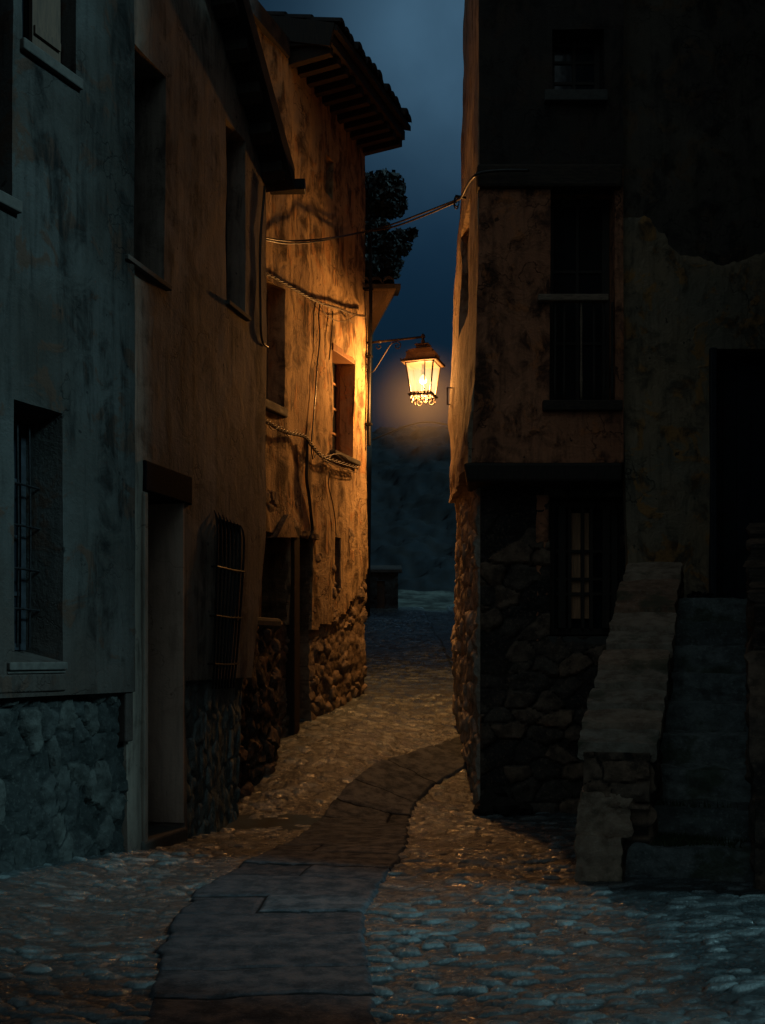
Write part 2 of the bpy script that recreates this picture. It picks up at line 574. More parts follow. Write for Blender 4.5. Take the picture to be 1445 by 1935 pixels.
def window(fr, name, parent, s0, s1, z0, z1, d, fmat, gmat, bars_v=1, bars_h=2, fw=0.05, glass_name="pane"):
    """window part: frame mesh with a pane sub-part"""
    mb = MB()
    mb.fbox(fr, s0, s0 + fw, z0, z1, d, d + 0.05)
    mb.fbox(fr, s1 - fw, s1, z0, z1, d, d + 0.05)
    mb.fbox(fr, s0 + fw, s1 - fw, z0, z0 + fw, d, d + 0.05)
    mb.fbox(fr, s0 + fw, s1 - fw, z1 - fw, z1, d, d + 0.05)
    for k in range(bars_v):
        c = s0 + (s1 - s0) * (k + 1) / (bars_v + 1)
        mb.fbox(fr, c - 0.018, c + 0.018, z0 + fw, z1 - fw, d + 0.004, d + 0.042)
    for k in range(bars_h):
        c = z0 + (z1 - z0) * (k + 1) / (bars_h + 1)
        mb.fbox(fr, s0 + fw, s1 - fw, c - 0.015, c + 0.015, d + 0.008, d + 0.036)
    w = mb.build(name, fmat, parent)
    g = MB()
    g.fbox(fr, s0 + 0.01, s1 - 0.01, z0 + 0.01, z1 - 0.01, d + 0.012, d + 0.02)
    g.build(glass_name, gmat, w)
    return w


def roof_tiles(name, E0, E1, up, slope, length, mat, parent, pitch=0.2, rad=0.085, thick=0.05, courses=0.38):
    """curved clay tiles: corrugated covering from the eave line E0-E1 going up along 'up' (unit, horizontal)"""
    E0, E1 = np.array(E0, float), np.array(E1, float)
    L = np.linalg.norm(E1 - E0)
    e = (E1 - E0) / L
    n = int(L / pitch)
    mb = MB()
    rows = int(length / courses)
    upv = np.array([up[0], up[1], 0.0])
    prof = []
    for k in range(n):
        c = (k + 0.5) * pitch
        jig = random.uniform(-0.012, 0.012)
        for a in np.linspace(0, math.pi, 7):
            prof.append((c - rad * math.cos(a) * 1.12, rad * math.sin(a) + jig, k))
    for r in range(rows):
        jit = [random.uniform(-0.035, 0.035) for _ in range(n)]
        vv = []
        for q in (0, 1):
            run = r * courses + q * (courses + 0.06)
            for (u, h, k) in prof:
                run2 = run + (jit[k] if q == 0 else 0)
                lift = 0.035 if q == 0 else 0.0
                p = E0 + e * u + upv * run2 + np.array([0, 0, run2 * slope + h + lift])
                vv.append(p)
        m = len(prof)
        mb.add(vv, [(i, i + 1, m + i + 1, m + i) for i in range(m - 1)])
        low = [(p[0], p[1], p[2] - thick) for p in vv]
        mb.add(low[:m] + vv[:m], [(i, m + i, m + i + 1, i + 1) for i in range(m - 1)])
    # bed under the tiles
    A0 = E0 + upv * 0.02
    A1 = E1 + upv * 0.02
    B0 = E0 + upv * length + np.array([0, 0, length * slope])
    B1 = E1 + upv * length + np.array([0, 0, length * slope])
    lo = np.array([0, 0, -0.07])
    mb.hexa([A0 + lo, A1 + lo, B1 + lo, B0 + lo, A0, A1, B1, B0])
    return mb.build(name, mat, parent)


# ------------------------------------------------------------------ the ground
GK_Y = [0, 9, 11.4, 13.4, 16.4, 18.4, 34, 46, 70, 160]
GK_Z = [0, -0.03, -0.16, 0.52, 1.06, 1.27, 3.1, 5.5, 11, 12]


def gz(x, y):
    x = np.asarray(x, float)
    y = np.asarray(y, float)
    side = 0.9 * sstep(-1.0, 1.0, x) * sstep(9, 11, y) * (1 - sstep(14, 17.5, y))
    z = np.interp(y - side, GK_Y, GK_Z)
    for o in (0.35, -0.35):
        z = z + np.interp(y - side + o, GK_Y, GK_Z)
    z = z / 3
    z = z + 0.09 * sstep(-1.7, -2.7, x) * (1 - sstep(9, 10, y)) + 0.05 * sstep(1.2, 2.2, x) * (1 - sstep(9, 10, y))
    return z + 0.05 * fbm(x * 0.7, y * 0.7, 5, 3) + 0.16 * fbm(x * 0.5 + y * 0.25, y * 0.45, 15, 3) * sstep(18.5, 22, y)


def grid_mesh(name, xs, ys, hfun, mat):
    XX, YY = np.meshgrid(xs, ys, indexing="ij")
    ZZ, attr = hfun(XX, YY)
    V = np.stack([XX, YY, ZZ], -1).reshape(-1, 3)
    nx, ny = len(xs), len(ys)
    I = np.arange(nx * ny).reshape(nx, ny)
    Fq = np.stack([I[:-1, :-1], I[1:, :-1], I[1:, 1:], I[:-1, 1:]], -1).reshape(-1, 4)
    return mk(name, V, Fq, mat, None, True, None if attr is None else attr.reshape(-1, 3))


# centre line and half widths of the flagstone path
PATH = [(-0.52, 3.4, 0.50), (-0.54, 4.8, 0.52), (-0.66, 6.2, 0.58), (-0.68, 7.4, 0.62), (-0.50, 8.6, 0.60), (-0.32, 9.8, 0.54), (-0.24, 11.0, 0.50), (-0.12, 12.0, 0.42), (0.14, 12.8, 0.37), (0.52, 13.4, 0.34), (1.0, 14.0, 0.33), (1.6, 14.6, 0.33)]
PL = np.array(spline([(x, y, w) for x, y, w in PATH], 10))


def path_inside(x, y):
    """signed: how far inside the path (positive = inside)"""
    cx = np.interp(y, PL[:, 1], PL[:, 0])
    hw = np.interp(y, PL[:, 1], PL[:, 2])
    slope = np.gradient(PL[:, 0], PL[:, 1])
    k = np.interp(y, PL[:, 1], slope)
    return (hw * np.sqrt(1 + k * k) - np.abs(x - cx)) / np.sqrt(1 + k * k) + 0.07 * fbm(x * 3, y * 3, 77, 3)


def cobble_h(x, y):
    z = gz(x, y)
    wx = x / 0.175 + 1.5 * fbm(x * 2.0, y * 2.3, 31, 3)
    wy = y / 0.080 + 1.5 * fbm(x * 1.7 + 5, y * 1.7, 32, 3)
    f1, gap, rid = cells(wx, wy, 4, 0.49)
    g = sstep(0.02, 0.26, gap)
    _, gap2, rid2 = cells(x / 0.075, y / 0.05, 14, 0.44)
    small = rid < 0.16
    g2 = sstep(0.04, 0.3, gap2) * 0.6
    g = np.where(small, np.minimum(g, g2), g)
    rid = np.where(small, rid2 * 0.6, rid)
    dome = g * np.sqrt(np.clip(1 - 0.6 * np.minimum(f1, 0.9) ** 2, 0, 1))
    tilt = (rid - 0.5) * 0.010
    dust = sstep(-0.05, 0.25, fbm(x * 0.9, y * 0.9, 90, 3))  # drifts of dirt that half bury the stones
    hh = 0.021 * dome * (0.35 + 0.9 * rid) * (1 - 0.6 * dust) + tilt * g + 0.010 * fbm(x * 16, y * 22, 33, 4)
    fade = 1 - sstep(0.0, 0.05, path_inside(x, y) - 0.05)
    far = 1 - sstep(31.0, 33.5, y)
    z = z + (hh * far - 0.005) * fade - 0.03 * (1 - fade)
    return z, np.stack([rid * (1 - 0.3 * dust), g * (1 - 0.35 * dust) * (0.3 + 0.7 * far) + 0.5 * (1 - far), rid * 0], -1)


def geo(a, b, k):
    out = [a]
    while out[-1] < b:
        out.append(out[-1] + max(0.013, k * out[-1]))
    return np.array(out)


street = grid_mesh("street", np.concatenate([np.arange(-4.2, -2.6, 0.05), np.arange(-2.6, 2.9, 0.019), np.arange(2.9, 5, 0.06)]), geo(3.2, 34, 0.0021), cobble_h, M["cobble"])
tag(street, kind="structure")


def terrain_h(x, y):
    z = gz(np.clip(x, -6, 6), y) - 0.16 * (1 - sstep(32, 33.8, y)) - 0.01
    hump = 5.0 * np.exp(-(((x - 3.5) / 13) ** 2)) * sstep(36, 56, y)
    z = z - 1.6 * sstep(37.5, 40, y) + hump + sstep(34, 40, y) * (0.9 * fbm(x * 0.22, y * 0.22, 3, 5) + 0.2 * np.abs(fbm(x * 0.8, y * 0.8, 6, 4)))
    z = z + 0.22 * fbm(x * 1.1 + y * 0.7, y * 1.9, 8, 4) * sstep(33, 36, y)
    return z, None


ground = grid_mesh("ground", np.concatenate([np.arange(-160, -14, 6), np.arange(-14, 16, 0.2), np.arange(16, 160, 6)]), np.concatenate([np.arange(-60, 20, 2.5), np.arange(20, 76, 0.2), np.arange(76, 260, 8)]), terrain_h, M["grass_slope"])
tag(ground, kind="structure")
# scrub on the hill behind
hx, hy = np.arange(-12, 18, 0.16), np.arange(37, 66, 0.16)


def scrub_h(x, y):
    z, _ = terrain_h(x, y)
    z = z + 1.6 * sstep(37.5, 40, y)
    f1, gap, rid = cells(x / 0.6, y / 0.6, 21, 0.45)
    edge = sstep(37.0, 39.5, y)
    return z - 0.5 + edge * (0.6 + 0.9 * fbm(x * 0.9, y * 0.9, 24, 5) + 0.35 * fbm(x * 4, y * 4, 22, 3)), None


hill = grid_mesh("hill", hx, hy, scrub_h, M["hill"])
tag(hill, kind="structure")

# flagstone path: one sheet of slabs laid across the street
arc = np.concatenate([[0], np.cumsum(np.hypot(np.diff(PL[:, 0]), np.diff(PL[:, 1])))])
U = np.arange(0, arc[-1], 0.02)
W = np.linspace(-1.14, 1.14, 74)
cxs, cys, hws = (np.interp(U, arc, PL[:, k]) for k in (0, 1, 2))
tx, ty = np.gradient(cxs, U), np.gradient(cys, U)
tl = np.hypot(tx, ty)
PXg = cxs[:, None] + (ty / tl)[:, None] * W[None, :] * hws[:, None]
PYg = cys[:, None] - (tx / tl)[:, None] * W[None, :] * hws[:, None]
cuts = np.cumsum(np.array([0.42 + 0.5 * random.random() for _ in range(60)]))
joint_u = U[:, None] + 0.05 * fbm(W[None, :] * 2 + 0 * U[:, None], U[:, None] * 0.7, 41, 3) * 2
slab = np.searchsorted(cuts, joint_u)
near_cut = np.min(np.abs(joint_u[..., None] - cuts[None, None, :]), -1)
split = np.where(_hash(slab, 3.0, 2.0) > 0.55, (_hash(slab, 5.0, 1.0) - 0.5) * 1.1, 9.0)
near_cut = np.minimum(near_cut, np.abs(W[None, :] - split + 0.04 * fbm(U[:, None] * 4, W[None, :], 43, 2)) * hws[:, None])
srid = _hash(slab + (W[None, :] > split) * 0.37, 1.0, 6.0)
jg = sstep(0.004, 0.028, near_cut)
ins = path_inside(PXg, PYg)
edgef = sstep(-0.02, 0.03, ins + 0.05 * fbm(PXg * 9, PYg * 9, 48, 3))
PZ = gz(PXg, PYg) + 0.008 + 0.012 * jg + 0.022 * (srid - 0.5) + 0.014 * fbm(PXg * 3, PYg * 3, 44, 4) + 0.005 * fbm(PXg * 16, PYg * 16, 45, 3) + 0.002 - 0.075 * (1 - edgef) + 0.006
V = np.stack([PXg, PYg, PZ], -1).reshape(-1, 3)
I = np.arange(len(U) * len(W)).reshape(len(U), len(W))
Fq = np.stack([I[:-1, :-1], I[:-1, 1:], I[1:, 1:], I[1:, :-1]], -1).reshape(-1, 4)
path = mk("path", V, Fq, M["flag"], None, True, np.stack([srid, jg * edgef, jg * 0], -1).reshape(-1, 3))
tag(path, kind="structure")


def body(fr, s0, s1, z0, z1, d0, d1, name, mat, parent):
    mb = MB()
    mb.fbox(fr, s0, s1, z0, z1, d1, d0)
    return mb.build(name, mat, parent)


# ================================================================== HOUSE 1: grey house, left edge
CH = (-2.05, 9.08)
fr = Frame((CH[0] + 0.4467 * (5.2 - 9.08), 5.2), CH)
h1 = thing("house", "tall grey streaked plaster house with a barred lower window, at the left edge", "house", (fr.A[0], fr.A[1], 0))
L1 = fr.L
sA0, zA0 = fr.px(34, 75)
sA1, _ = fr.px(135, 140)
sB1, zB0 = fr.px(17, 378)
sC0, _ = fr.px(20, 1000)
sC1, zC1 = fr.px(112, 782)
_, zC0 = fr.px(105, 1250)
holes = [Hole(sA0, sA1, zA0, 8.0, 0.22), Hole(sB1 - 0.75, sB1, zB0, 7.6, 0.2), Hole(sC0, sC1, zC0, zC1, 0.34, 0.26)]
ZP1 = 1.31
h1_disp0 = plaster_disp(0.03, 3)
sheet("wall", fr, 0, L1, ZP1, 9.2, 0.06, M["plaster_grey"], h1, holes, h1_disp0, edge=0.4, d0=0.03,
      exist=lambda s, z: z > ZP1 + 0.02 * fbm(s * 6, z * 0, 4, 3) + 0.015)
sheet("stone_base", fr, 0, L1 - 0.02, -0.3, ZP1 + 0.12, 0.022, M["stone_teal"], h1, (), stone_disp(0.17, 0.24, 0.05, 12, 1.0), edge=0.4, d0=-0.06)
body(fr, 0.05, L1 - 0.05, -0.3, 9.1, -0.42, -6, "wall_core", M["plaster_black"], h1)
mb = MB()
cs0, cz0 = fr.px(233, 1402)
mb.fbox(fr, cs0, L1 - 0.004, cz0, ZP1 - 0.004 + 0.05, -0.3, 0.022)
mb.build("corner_post", M["plaster_grey"], h1, bevel=0.012)
# roof above the frame
mb = MB()
mb.fbox(fr, -0.2, L1 + 0.2, 9.2, 9.32, -6.2, 0.22)
mb.build("roof", M["tile"], h1)
# upper window with wooden shutter
w = window(fr, "window", h1, sA0, sA1, zA0, 7.99, -0.2, M["wood_blue"], M["glass"], 1, 2)
mb = MB()
ssh, _ = fr.px(64, 100)
mb.fbox(fr, ssh + 0.09, sA1 - 0.012, zA0 + 0.03, 7.9, -0.125, -0.095)
for k in range(3):
    mb.fbox(fr, ssh + 0.1, sA1 - 0.03, zA0 + 0.2 + k * 0.55, zA0 + 0.26 + k * 0.55, -0.095, -0.075)
mb.build("shutter", M["wood_shutter"], w)
mb = MB()
mb.fbox(fr, sA0 - 0.02, sA1 + 0.05, zA0 - 0.085, zA0 - 0.003, -0.2, 0.075)
mb.build("sill", M["plinth"], w, bevel=0.01)
w = window(fr, "window", h1, sB1 - 0.75, sB1, zB0, 7.59, -0.18, M["wood_blue"], M["glass"], 1, 3)
mb = MB()
mb.fbox(fr, sB1 - 0.82, sB1 + 0.05, zB0 - 0.09, zB0 - 0.003, -0.18, 0.08)
mb.build("sill", M["plinth"], w, bevel=0.01)
# lower window with iron bars
ic = (sC0 + sC1) / 2
hw_ = (sC1 - sC0) / 2 * 0.74
zi0, zi1 = zC0 + (zC1 - zC0) / 2 * 0.26 * 0.35, zC1 - (zC1 - zC0) / 2 * 0.26 * 0.35
w = window(fr, "window", h1, ic - hw_, ic + hw_, zi0, zi1, -0.31, M["wood_blue"], M["glass"], 1, 3)
mb = MB()
for k in range(3):
    s = ic - hw_ + 2 * hw_ * (k + 0.5) / 3
    mb.tube([fr.w(s, zi0 + 0.02, -0.17), fr.w(s + 0.006, (zi0 + zi1) / 2, -0.165), fr.w(s, zi1 - 0.02, -0.17)], 0.009, 6)
for py in (911, 990, 1073, 1150):
    z = fr.px(60, py)[1]
    if zi0 < z < zi1:
        mb.tube([fr.w(ic - hw_ - 0.03, z, -0.16), fr.w(ic, z + 0.004, -0.155), fr.w(ic + hw_ + 0.03, z - 0.004, -0.16)], 0.009, 6)
mb.build("grille", M["iron"], w)
mb = MB()
mb.fbox(fr, sC0 - 0.08, sC1 + 0.015, zC0 - 0.06, zC0 - 0.003, -0.3, 0.07)
mb.fbox(fr, sC0 - 0.08, sC1 + 0.015, zC0 - 0.085, zC0 - 0.062, -0.1, 0.05)
mb.build("sill", M["plinth"], w, bevel=0.008)
mb = MB()
mb.fbox(fr, sC0 - 0.5, sC1 + 0.02, ZP1 + 0.035, zC0 - 0.09, -0.1, 0.052)
mb.build("apron_panel", M["plaster_grey"], h1, bevel=0.01)

# ================================================================== HOUSE 2: brown house
D2 = 0.26
A2 = (-2.08 + D2 * (9.07 - 9.15), 9.07)
S_END = (12.15 - 9.07) * math.hypot(1, D2)


def warp2(s, z, d):
    h = 0.63 * (1 - sstep(0.4, 3.3, np.asarray(z, float)))
    k = np.clip((np.asarray(s, float) - 1.3) / (S_END - 1.3), 0, None)
    return s - h * k, z, d


fr = Frame(A2, (A2[0] + D2, A2[1] + 1.0))
fr0 = Frame(A2, (A2[0] + D2, A2[1] + 1.0))
fr.warp = warp2


def px2(px, py):
    s, z = fr0.px(px, py)
    r = s
    for _ in range(30):
        r = s + (r - warp2(r, z, 0)[0])
    return float(r), z


h2 = thing("house", "brown plaster house with a dark wooden door lintel and a bulging iron window grille", "house", (A2[0], A2[1], 0))
_, zt0 = px2(395, 0)
st0, _ = px2(395, 0)
st1, zt1 = px2(497, 345)
slope2 = (zt1 - zt0) / (st1 - st0)
ztop2 = lambda s: zt0 + slope2 * (s - st0)
wa1, waz1 = px2(305, 147)
_, waz0 = px2(308, 541)
wa0 = px2(228, 400)[0]
wb0, _ = px2(421, 400)
wb1, wbz1 = px2(458, 268)
_, wbz0 = px2(459, 599)
dr0, _ = px2(264, 1200)
dr1, drz1 = px2(341, 949)
gr0, _ = px2(399, 1120)
gr1, _ = px2(441, 1120)
_, grz1 = px2(420, 985)
_, grz0 = px2(420, 1262)
_, ZP2 = px2(400, 1283)
holes = [Hole(wa0, wa1, waz0, waz1, 0.36), Hole(wb0, wb1, wbz0, wbz1, 0.26), Hole(dr0, dr1, -0.3, drz1, 0.40), Hole(gr0, gr1, grz0, grz1, 0.3)]
sheet("wall", fr, 0, S_END, -0.3, 9.6, 0.055, M["plaster_brown"], h2, holes, plaster_disp(0.028, 23), edge=0.3, d0=0.03, ztop=ztop2,
      exist=lambda s, z: (z > ZP2 + 0.01 * fbm(s * 6, z, 4, 3)) | (s < dr1 + 0.03))
sheet("stone_base", fr, dr1 + 0.03, S_END - 0.03, -0.5, ZP2 + 0.1, 0.022, M["stone_teal_pale"], h2, (), stone_disp(0.15, 0.26, 0.028, 42, 0.8), edge=0.4, d0=-0.035)
core = MB()
core.hexa([fr0.w(0.05, -0.4, -0.45), fr0.w(2.4, -0.4, -0.45), fr0.w(2.4, -0.4, -6), fr0.w(0.05, -0.4, -6), fr0.w(0.05, ztop2(0.05) - 0.1, -0.45), fr0.w(S_END - 0.1, ztop2(S_END) - 0.1, -0.45), fr0.w(S_END - 0.1, ztop2(S_END) - 0.1, -6), fr0.w(0.05, ztop2(0.05) - 0.1, -6)])
core.build("wall_core", M["plaster_black"], h2)
# sloping roof verge with its gutter end
mb = MB()
ov = 0.34
a, b = -0.2, S_END + 0.06
mb.hexa([fr0.w(a, ztop2(a) - 0.02, ov), fr0.w(b, ztop2(b) - 0.02, ov), fr0.w(b, ztop2(b) - 0.02, -6), fr0.w(a, ztop2(a) - 0.02, -6), fr0.w(a, ztop2(a) + 0.2, ov), fr0.w(b, ztop2(b) + 0.2, ov), fr0.w(b, ztop2(b) + 0.2, -6), fr0.w(a, ztop2(a) + 0.2, -6)])
rf = mb.build("roof", M["tile"], h2)
for k in range(7):
    s = 1.0 + k * 0.33
    mb = MB()
    mb.hexa([fr0.w(s, ztop2(s) - 0.12, ov - 0.06), fr0.w(s + 0.1, ztop2(s + 0.1) - 0.12, ov - 0.06), fr0.w(s + 0.1, ztop2(s + 0.1) - 0.12, 0.05), fr0.w(s, ztop2(s) - 0.12, 0.05),
             fr0.w(s, ztop2(s) - 0.022, ov - 0.06), fr0.w(s + 0.1, ztop2(s + 0.1) - 0.022, ov - 0.06), fr0.w(s + 0.1, ztop2(s + 0.1) - 0.022, 0.05), fr0.w(s, ztop2(s) - 0.022, 0.05)])
    mb.build("rafter", M["wood_dark"], rf)
mb = MB()
g0 = at(508, 347, 12.2)
g1 = at(576, 346, 12.1)
mb.hexa([(g0[0], g0[1], g0[2] - 0.06), (g1[0], g1[1], g1[2] - 0.06), (g1[0], g1[1] + 0.16, g1[2] - 0.06), (g0[0], g0[1] + 0.16, g0[2] - 0.06), (g0[0], g0[1], g0[2] + 0.055), (g1[0], g1[1], g1[2] + 0.055), (g1[0], g1[1] + 0.16, g1[2] + 0.055), (g0[0], g0[1] + 0.16, g0[2] + 0.055)])
mb.build("gutter", M["iron"], rf, bevel=0.01)


def deep_window(fr, parent, s0, s1, z0, z1, depth, sill=True):
    w = window(fr, "window", parent, s0 + 0.003, s1 - 0.003, z0 + 0.003, z1 - 0.003, -depth + 0.01, M["wood_blue"], M["glass"], 0, 2, 0.045)
    if sill:
        mb = MB()
        mb.fbox(fr, s0 - 0.03, s1 + 0.04, z0 - 0.045, z0 - 0.002, -depth + 0.07, 0.085)
        mb.build("sill", M["plinth"], w, bevel=0.006)
    return w


deep_window(fr, h2, wa0, wa1, waz0, waz1, 0.33)
deep_window(fr, h2, wb0, wb1, wbz0, wbz1, 0.23)
# door: plank leaf deep in the wall under a timber lintel
mb = MB()
for k in range(5):
    a = dr0 + (dr1 - dr0) * k / 5
    mb.fbox(fr, a + 0.003, a + (dr1 - dr0) / 5 - 0.003, -0.05, drz1 - 0.01, -0.39, -0.35)
door = mb.build("door", M["wood_dark"], h2)
mb = MB()
mb.tube([fr.w(dr0 + 0.1, 1.0, -0.34), fr.w(dr0 + 0.1, 1.0, -0.30), fr.w(dr0 + 0.2, 1.0, -0.30)], 0.012, 6)
mb.build("handle", M["iron"], door)
l0, lz1 = px2(263, 884)
l1, _ = px2(352, 908)
mb = MB()
mb.fbox(fr, l0, l1, drz1 - 0.012, drz1 + 0.245, -0.38, 0.062)
mb.build("lintel", M["lintel_wood"], h2, bevel=0.012)
mb = MB()
mb.fbox(fr, dr0 - 0.02, dr0 + 0.055, -0.2, drz1 - 0.02, -0.12, 0.052)
mb.build("door_frame", M["plaster_brown"], h2, bevel=0.01)
mb = MB()
mb.fbox(fr, dr0 - 0.04, dr1 + 0.03, -0.3, 0.05, -0.42, 0.06)
mb.build("doorstep", M["plinth"], h2, bevel=0.02)
mb = MB()
mb.fbox(fr, dr1 - 0.022, dr1 + 0.004, 0.09, drz1 - 0.013, -0.345, 0.036)
mb.build("door_reveal", M["plaster_lit_jamb"], h2)  # paler than the wall so that the jamb looks lit
# bulging grille
wn = window(fr, "window", h2, gr0 + 0.004, gr1 - 0.004, grz0 + 0.004, grz1 - 0.004, -0.25, M["wood_blue"], M["void"], 1, 3)
mb = MB()
zb = px2(420, 1304)[1]
for k in range(8):
    s = gr0 - 0.08 + (gr1 - gr0 + 0.08) * k / 7
    top = grz1 + 0.05 - 0.03 * k * 0.35
    pts = [(s, zb + 0.02, 0.075), (s, zb + 0.3, 0.085), (s, (zb + top) / 2, 0.088), (s, top - 0.22, 0.085), (s, top - 0.06, 0.07), (s - 0.005, top + 0.02, 0.045)]
    mb.tube([fr.w(*p) for p in spline(pts, 4)], [0.0115] * 17 + [0.009, 0.007, 0.005, 0.003], 6)
for py in (1076, 1166, 1254):
    z = px2(420, py)[1]
    pts = [fr.w(gr0 - 0.11, z, 0.02), fr.w(gr0 - 0.11, z, 0.095), fr.w((gr0 + gr1) / 2, z - 0.008, 0.103), fr.w(gr1 + 0.03, z, 0.095), fr.w(gr1 + 0.03, z, 0.02)]
    mb.tube(pts, 0.011, 6)
mb.build("grille", M["iron"], wn)

# ================================================================== HOUSE 3: lamplit ochre house
K3 = 0.93
A3 = ((-1.52 + 0.3705 * (13.2 - 14.4)) * K3, 13.2 * K3)
E3 = (-0.303 * K3, 17.69 * K3)
zk = lambda z: CAMZ + (z - CAMZ) * K3
fr = Frame(A3, E3)
L3 = fr.L


def warp3(s, z, d):
    z = np.asarray(z, float)
    s = np.asarray(s, float)
    k = np.clip((s - 3.0) / (L3 - 3.0), 0, None)
    b = 0.05 * np.interp(z, [0.5, 2.2, 2.9, 3.3, 4.5, 8, 10], [-0.9, 0.9, 1.6, 1.5, -0.5, 0.3, -0.3])
    return s + b * k, z, d


fr.warp = warp3
h3 = thing("house", "lamplit ochre house with stained plaster, stone footing and tiled overhanging eaves", "house", (A3[0], A3[1], 0.4))
p3 = fr.px
u0, uz1 = p3(608, 292)
u1, uz0 = p3(623, 378)
m0, _ = p3(622, 800)
m1, mz1 = p3(663, 682)
_, mz0 = p3(668, 872)
k1, kz1 = p3(529, 548)
_, kz0 = p3(529, 772)
o0, _ = p3(484, 1100)
o1, oz1 = p3(538, 1014)
_, oz0 = p3(500, 1172)
d0_, _ = p3(553, 1200)
d1_, dz1 = p3(583, 1020)
s0_, sz1 = p3(627, 1014)
s1_, sz0 = p3(637, 1112)
EAVE = zk(9.5)
holes = [Hole(u0, u1, uz0, uz1, 0.22), Hole(m0, m1, mz0, mz1, 0.24), Hole(k1 - 0.9, k1, kz0, kz1, 0.25), Hole(o0, o1, oz0, oz1, 0.42), Hole(d0_, d1_, 0.3, dz1, 0.4), Hole(s0_, s1_, sz0, sz1, 0.25)]
zb3 = lambda s: np.interp(s, [0, 2.2, 3.0, 3.6, 4.2, L3], [1.9, 1.9, 2.15, 2.35, 2.6, 2.9])


def ex3(s, z):
    return z > zb3(s) + 0.55 * fbm(s * 2.2, z * 1.3, 61, 4)


base_d = plaster_disp(0.045, 33, 0.7)


def d3(s, z):
    d, _ = base_d(s, z)
    return d + 0.012 * np.sin(s * 9 + 3 * fbm(s, z * 0.4, 5, 2)) * sstep(0.4, 0.6, vnoise(s * 1.5, z * 0.4, 8)), None


sheet("wall", fr, 0, L3, 1.2, EAVE + 0.25, 0.042, M["plaster_ochre"], h3, holes, d3, ex3, edge=0.3, d0=0.05)
hs = [h for h in holes if h.z0 < 3.6 and h.s1 > 2]
hs = [Hole(o0, o1, oz0, oz1, 0.42), Hole(d0_, d1_, 0.3, dz1, 0.4), Hole(s0_, s1_, sz0, sz1, 0.25)]
sheet("stone_base", fr, 0.2, L3 - 0.02, 0.2, 3.6, 0.026, M["stone_warm"], h3, hs, stone_disp(0.24, 0.17, 0.05, 52, 0.6), edge=0.3, d0=0.0)
body(fr, 0.05, L3 - 0.06, 0, EAVE + 0.2, -0.5, -6, "wall_core", M["plaster_black"], h3)
# end wall round the corner
frc = Frame(E3, (E3[0] - fr.n[0] * 6, E3[1] - fr.n[1] * 6))
sheet("end_wall", frc, 0.01, 6, 0.2, EAVE + 0.2, 0.12, M["plaster_ochre"], h3, (), plaster_disp(0.03, 71), edge=0.1, d0=0.0)
# roof
OV = 0.80 * K3
EZ = zk(9.93)
e0 = fr.px(640, 72, OV)[0]
T0 = (fr.A[0] + fr.t[0] * e0 + fr.n[0] * OV, fr.A[1] + fr.t[1] * e0 + fr.n[1] * OV, EZ)
s_end_r = L3 + 0.05
T1 = (fr.A[0] + fr.t[0] * s_end_r + fr.n[0] * OV, fr.A[1] + fr.t[1] * s_end_r + fr.n[1] * OV, EZ)
rf3 = roof_tiles("roof", T0, T1, (-fr.n[0], -fr.n[1]), 0.30, 4.2, M["tile"], h3, pitch=0.185, rad=0.078)
f_ = Frame(A3, E3)
mb = MB()
mb.fbox(f_, e0 + 0.03, s_end_r - 0.03, EZ - 0.2, EZ - 0.075, OV - 0.17, OV - 0.10)
mb.build("fascia", M["wood_dark"], rf3)
mb = MB()  # boarded soffit, sloping up to the wall
q = lambda s, z, d: f_.w(s, z, d)
mb.hexa([q(e0, EZ - 0.2, OV - 0.1), q(s_end_r - 0.04, EZ - 0.2, OV - 0.1), q(s_end_r - 0.04, EZ - 0.1, -0.3), q(e0, EZ - 0.1, -0.3), q(e0, EZ - 0.17, OV - 0.11), q(s_end_r - 0.04, EZ - 0.17, OV - 0.11), q(s_end_r - 0.04, EZ - 0.07, -0.3), q(e0, EZ - 0.07, -0.3)])
mb.build("soffit", M["wood_rafter"], rf3)
k = 0
s = e0 + 0.05
while s < s_end_r - 0.1:
    mb = MB()
    a, b = s, s + 0.1
    mb.hexa([q(a, EZ - 0.30, OV - 0.14), q(b, EZ - 0.30, OV - 0.14), q(b, EZ - 0.36, -0.2), q(a, EZ - 0.36, -0.2), q(a, EZ - 0.203, OV - 0.14), q(b, EZ - 0.203, OV - 0.14), q(b, EZ - 0.103, -0.2), q(a, EZ - 0.103, -0.2)])
    mb.build("rafter", M["wood_rafter"], rf3)
    s += 0.26
# verge board at the near end
mb = MB()
mb.hexa([q(e0 - 0.02, EZ - 0.25, OV - 0.12), q(e0 + 0.03, EZ - 0.25, OV - 0.12), q(e0 + 0.03, EZ + 0.92, -3.3), q(e0 - 0.02, EZ + 0.92, -3.3), q(e0 - 0.02, EZ + 0.02, OV - 0.05), q(e0 + 0.03, EZ + 0.02, OV - 0.05), q(e0 + 0.03, EZ + 1.24, -3.3), q(e0 - 0.02, EZ + 1.24, -3.3)])
mb.build("verge_board", M["wood_dark"], rf3)
# near roof wing that runs behind the neighbour's roof
mb = MB()
mb.hexa([q(0, EZ - 0.3, 0.10), q(e0 - 0.03, EZ - 0.3, 0.10), q(e0 - 0.03, EZ - 0.3, -3), q(0, EZ - 0.3, -3), q(0, EZ - 0.08, 0.10), q(e0 - 0.03, EZ - 0.08, 0.10), q(e0 - 0.03, EZ + 0.75, -3), q(0, EZ + 0.75, -3)])
mb.build("roof_wing", M["tile"], rf3)
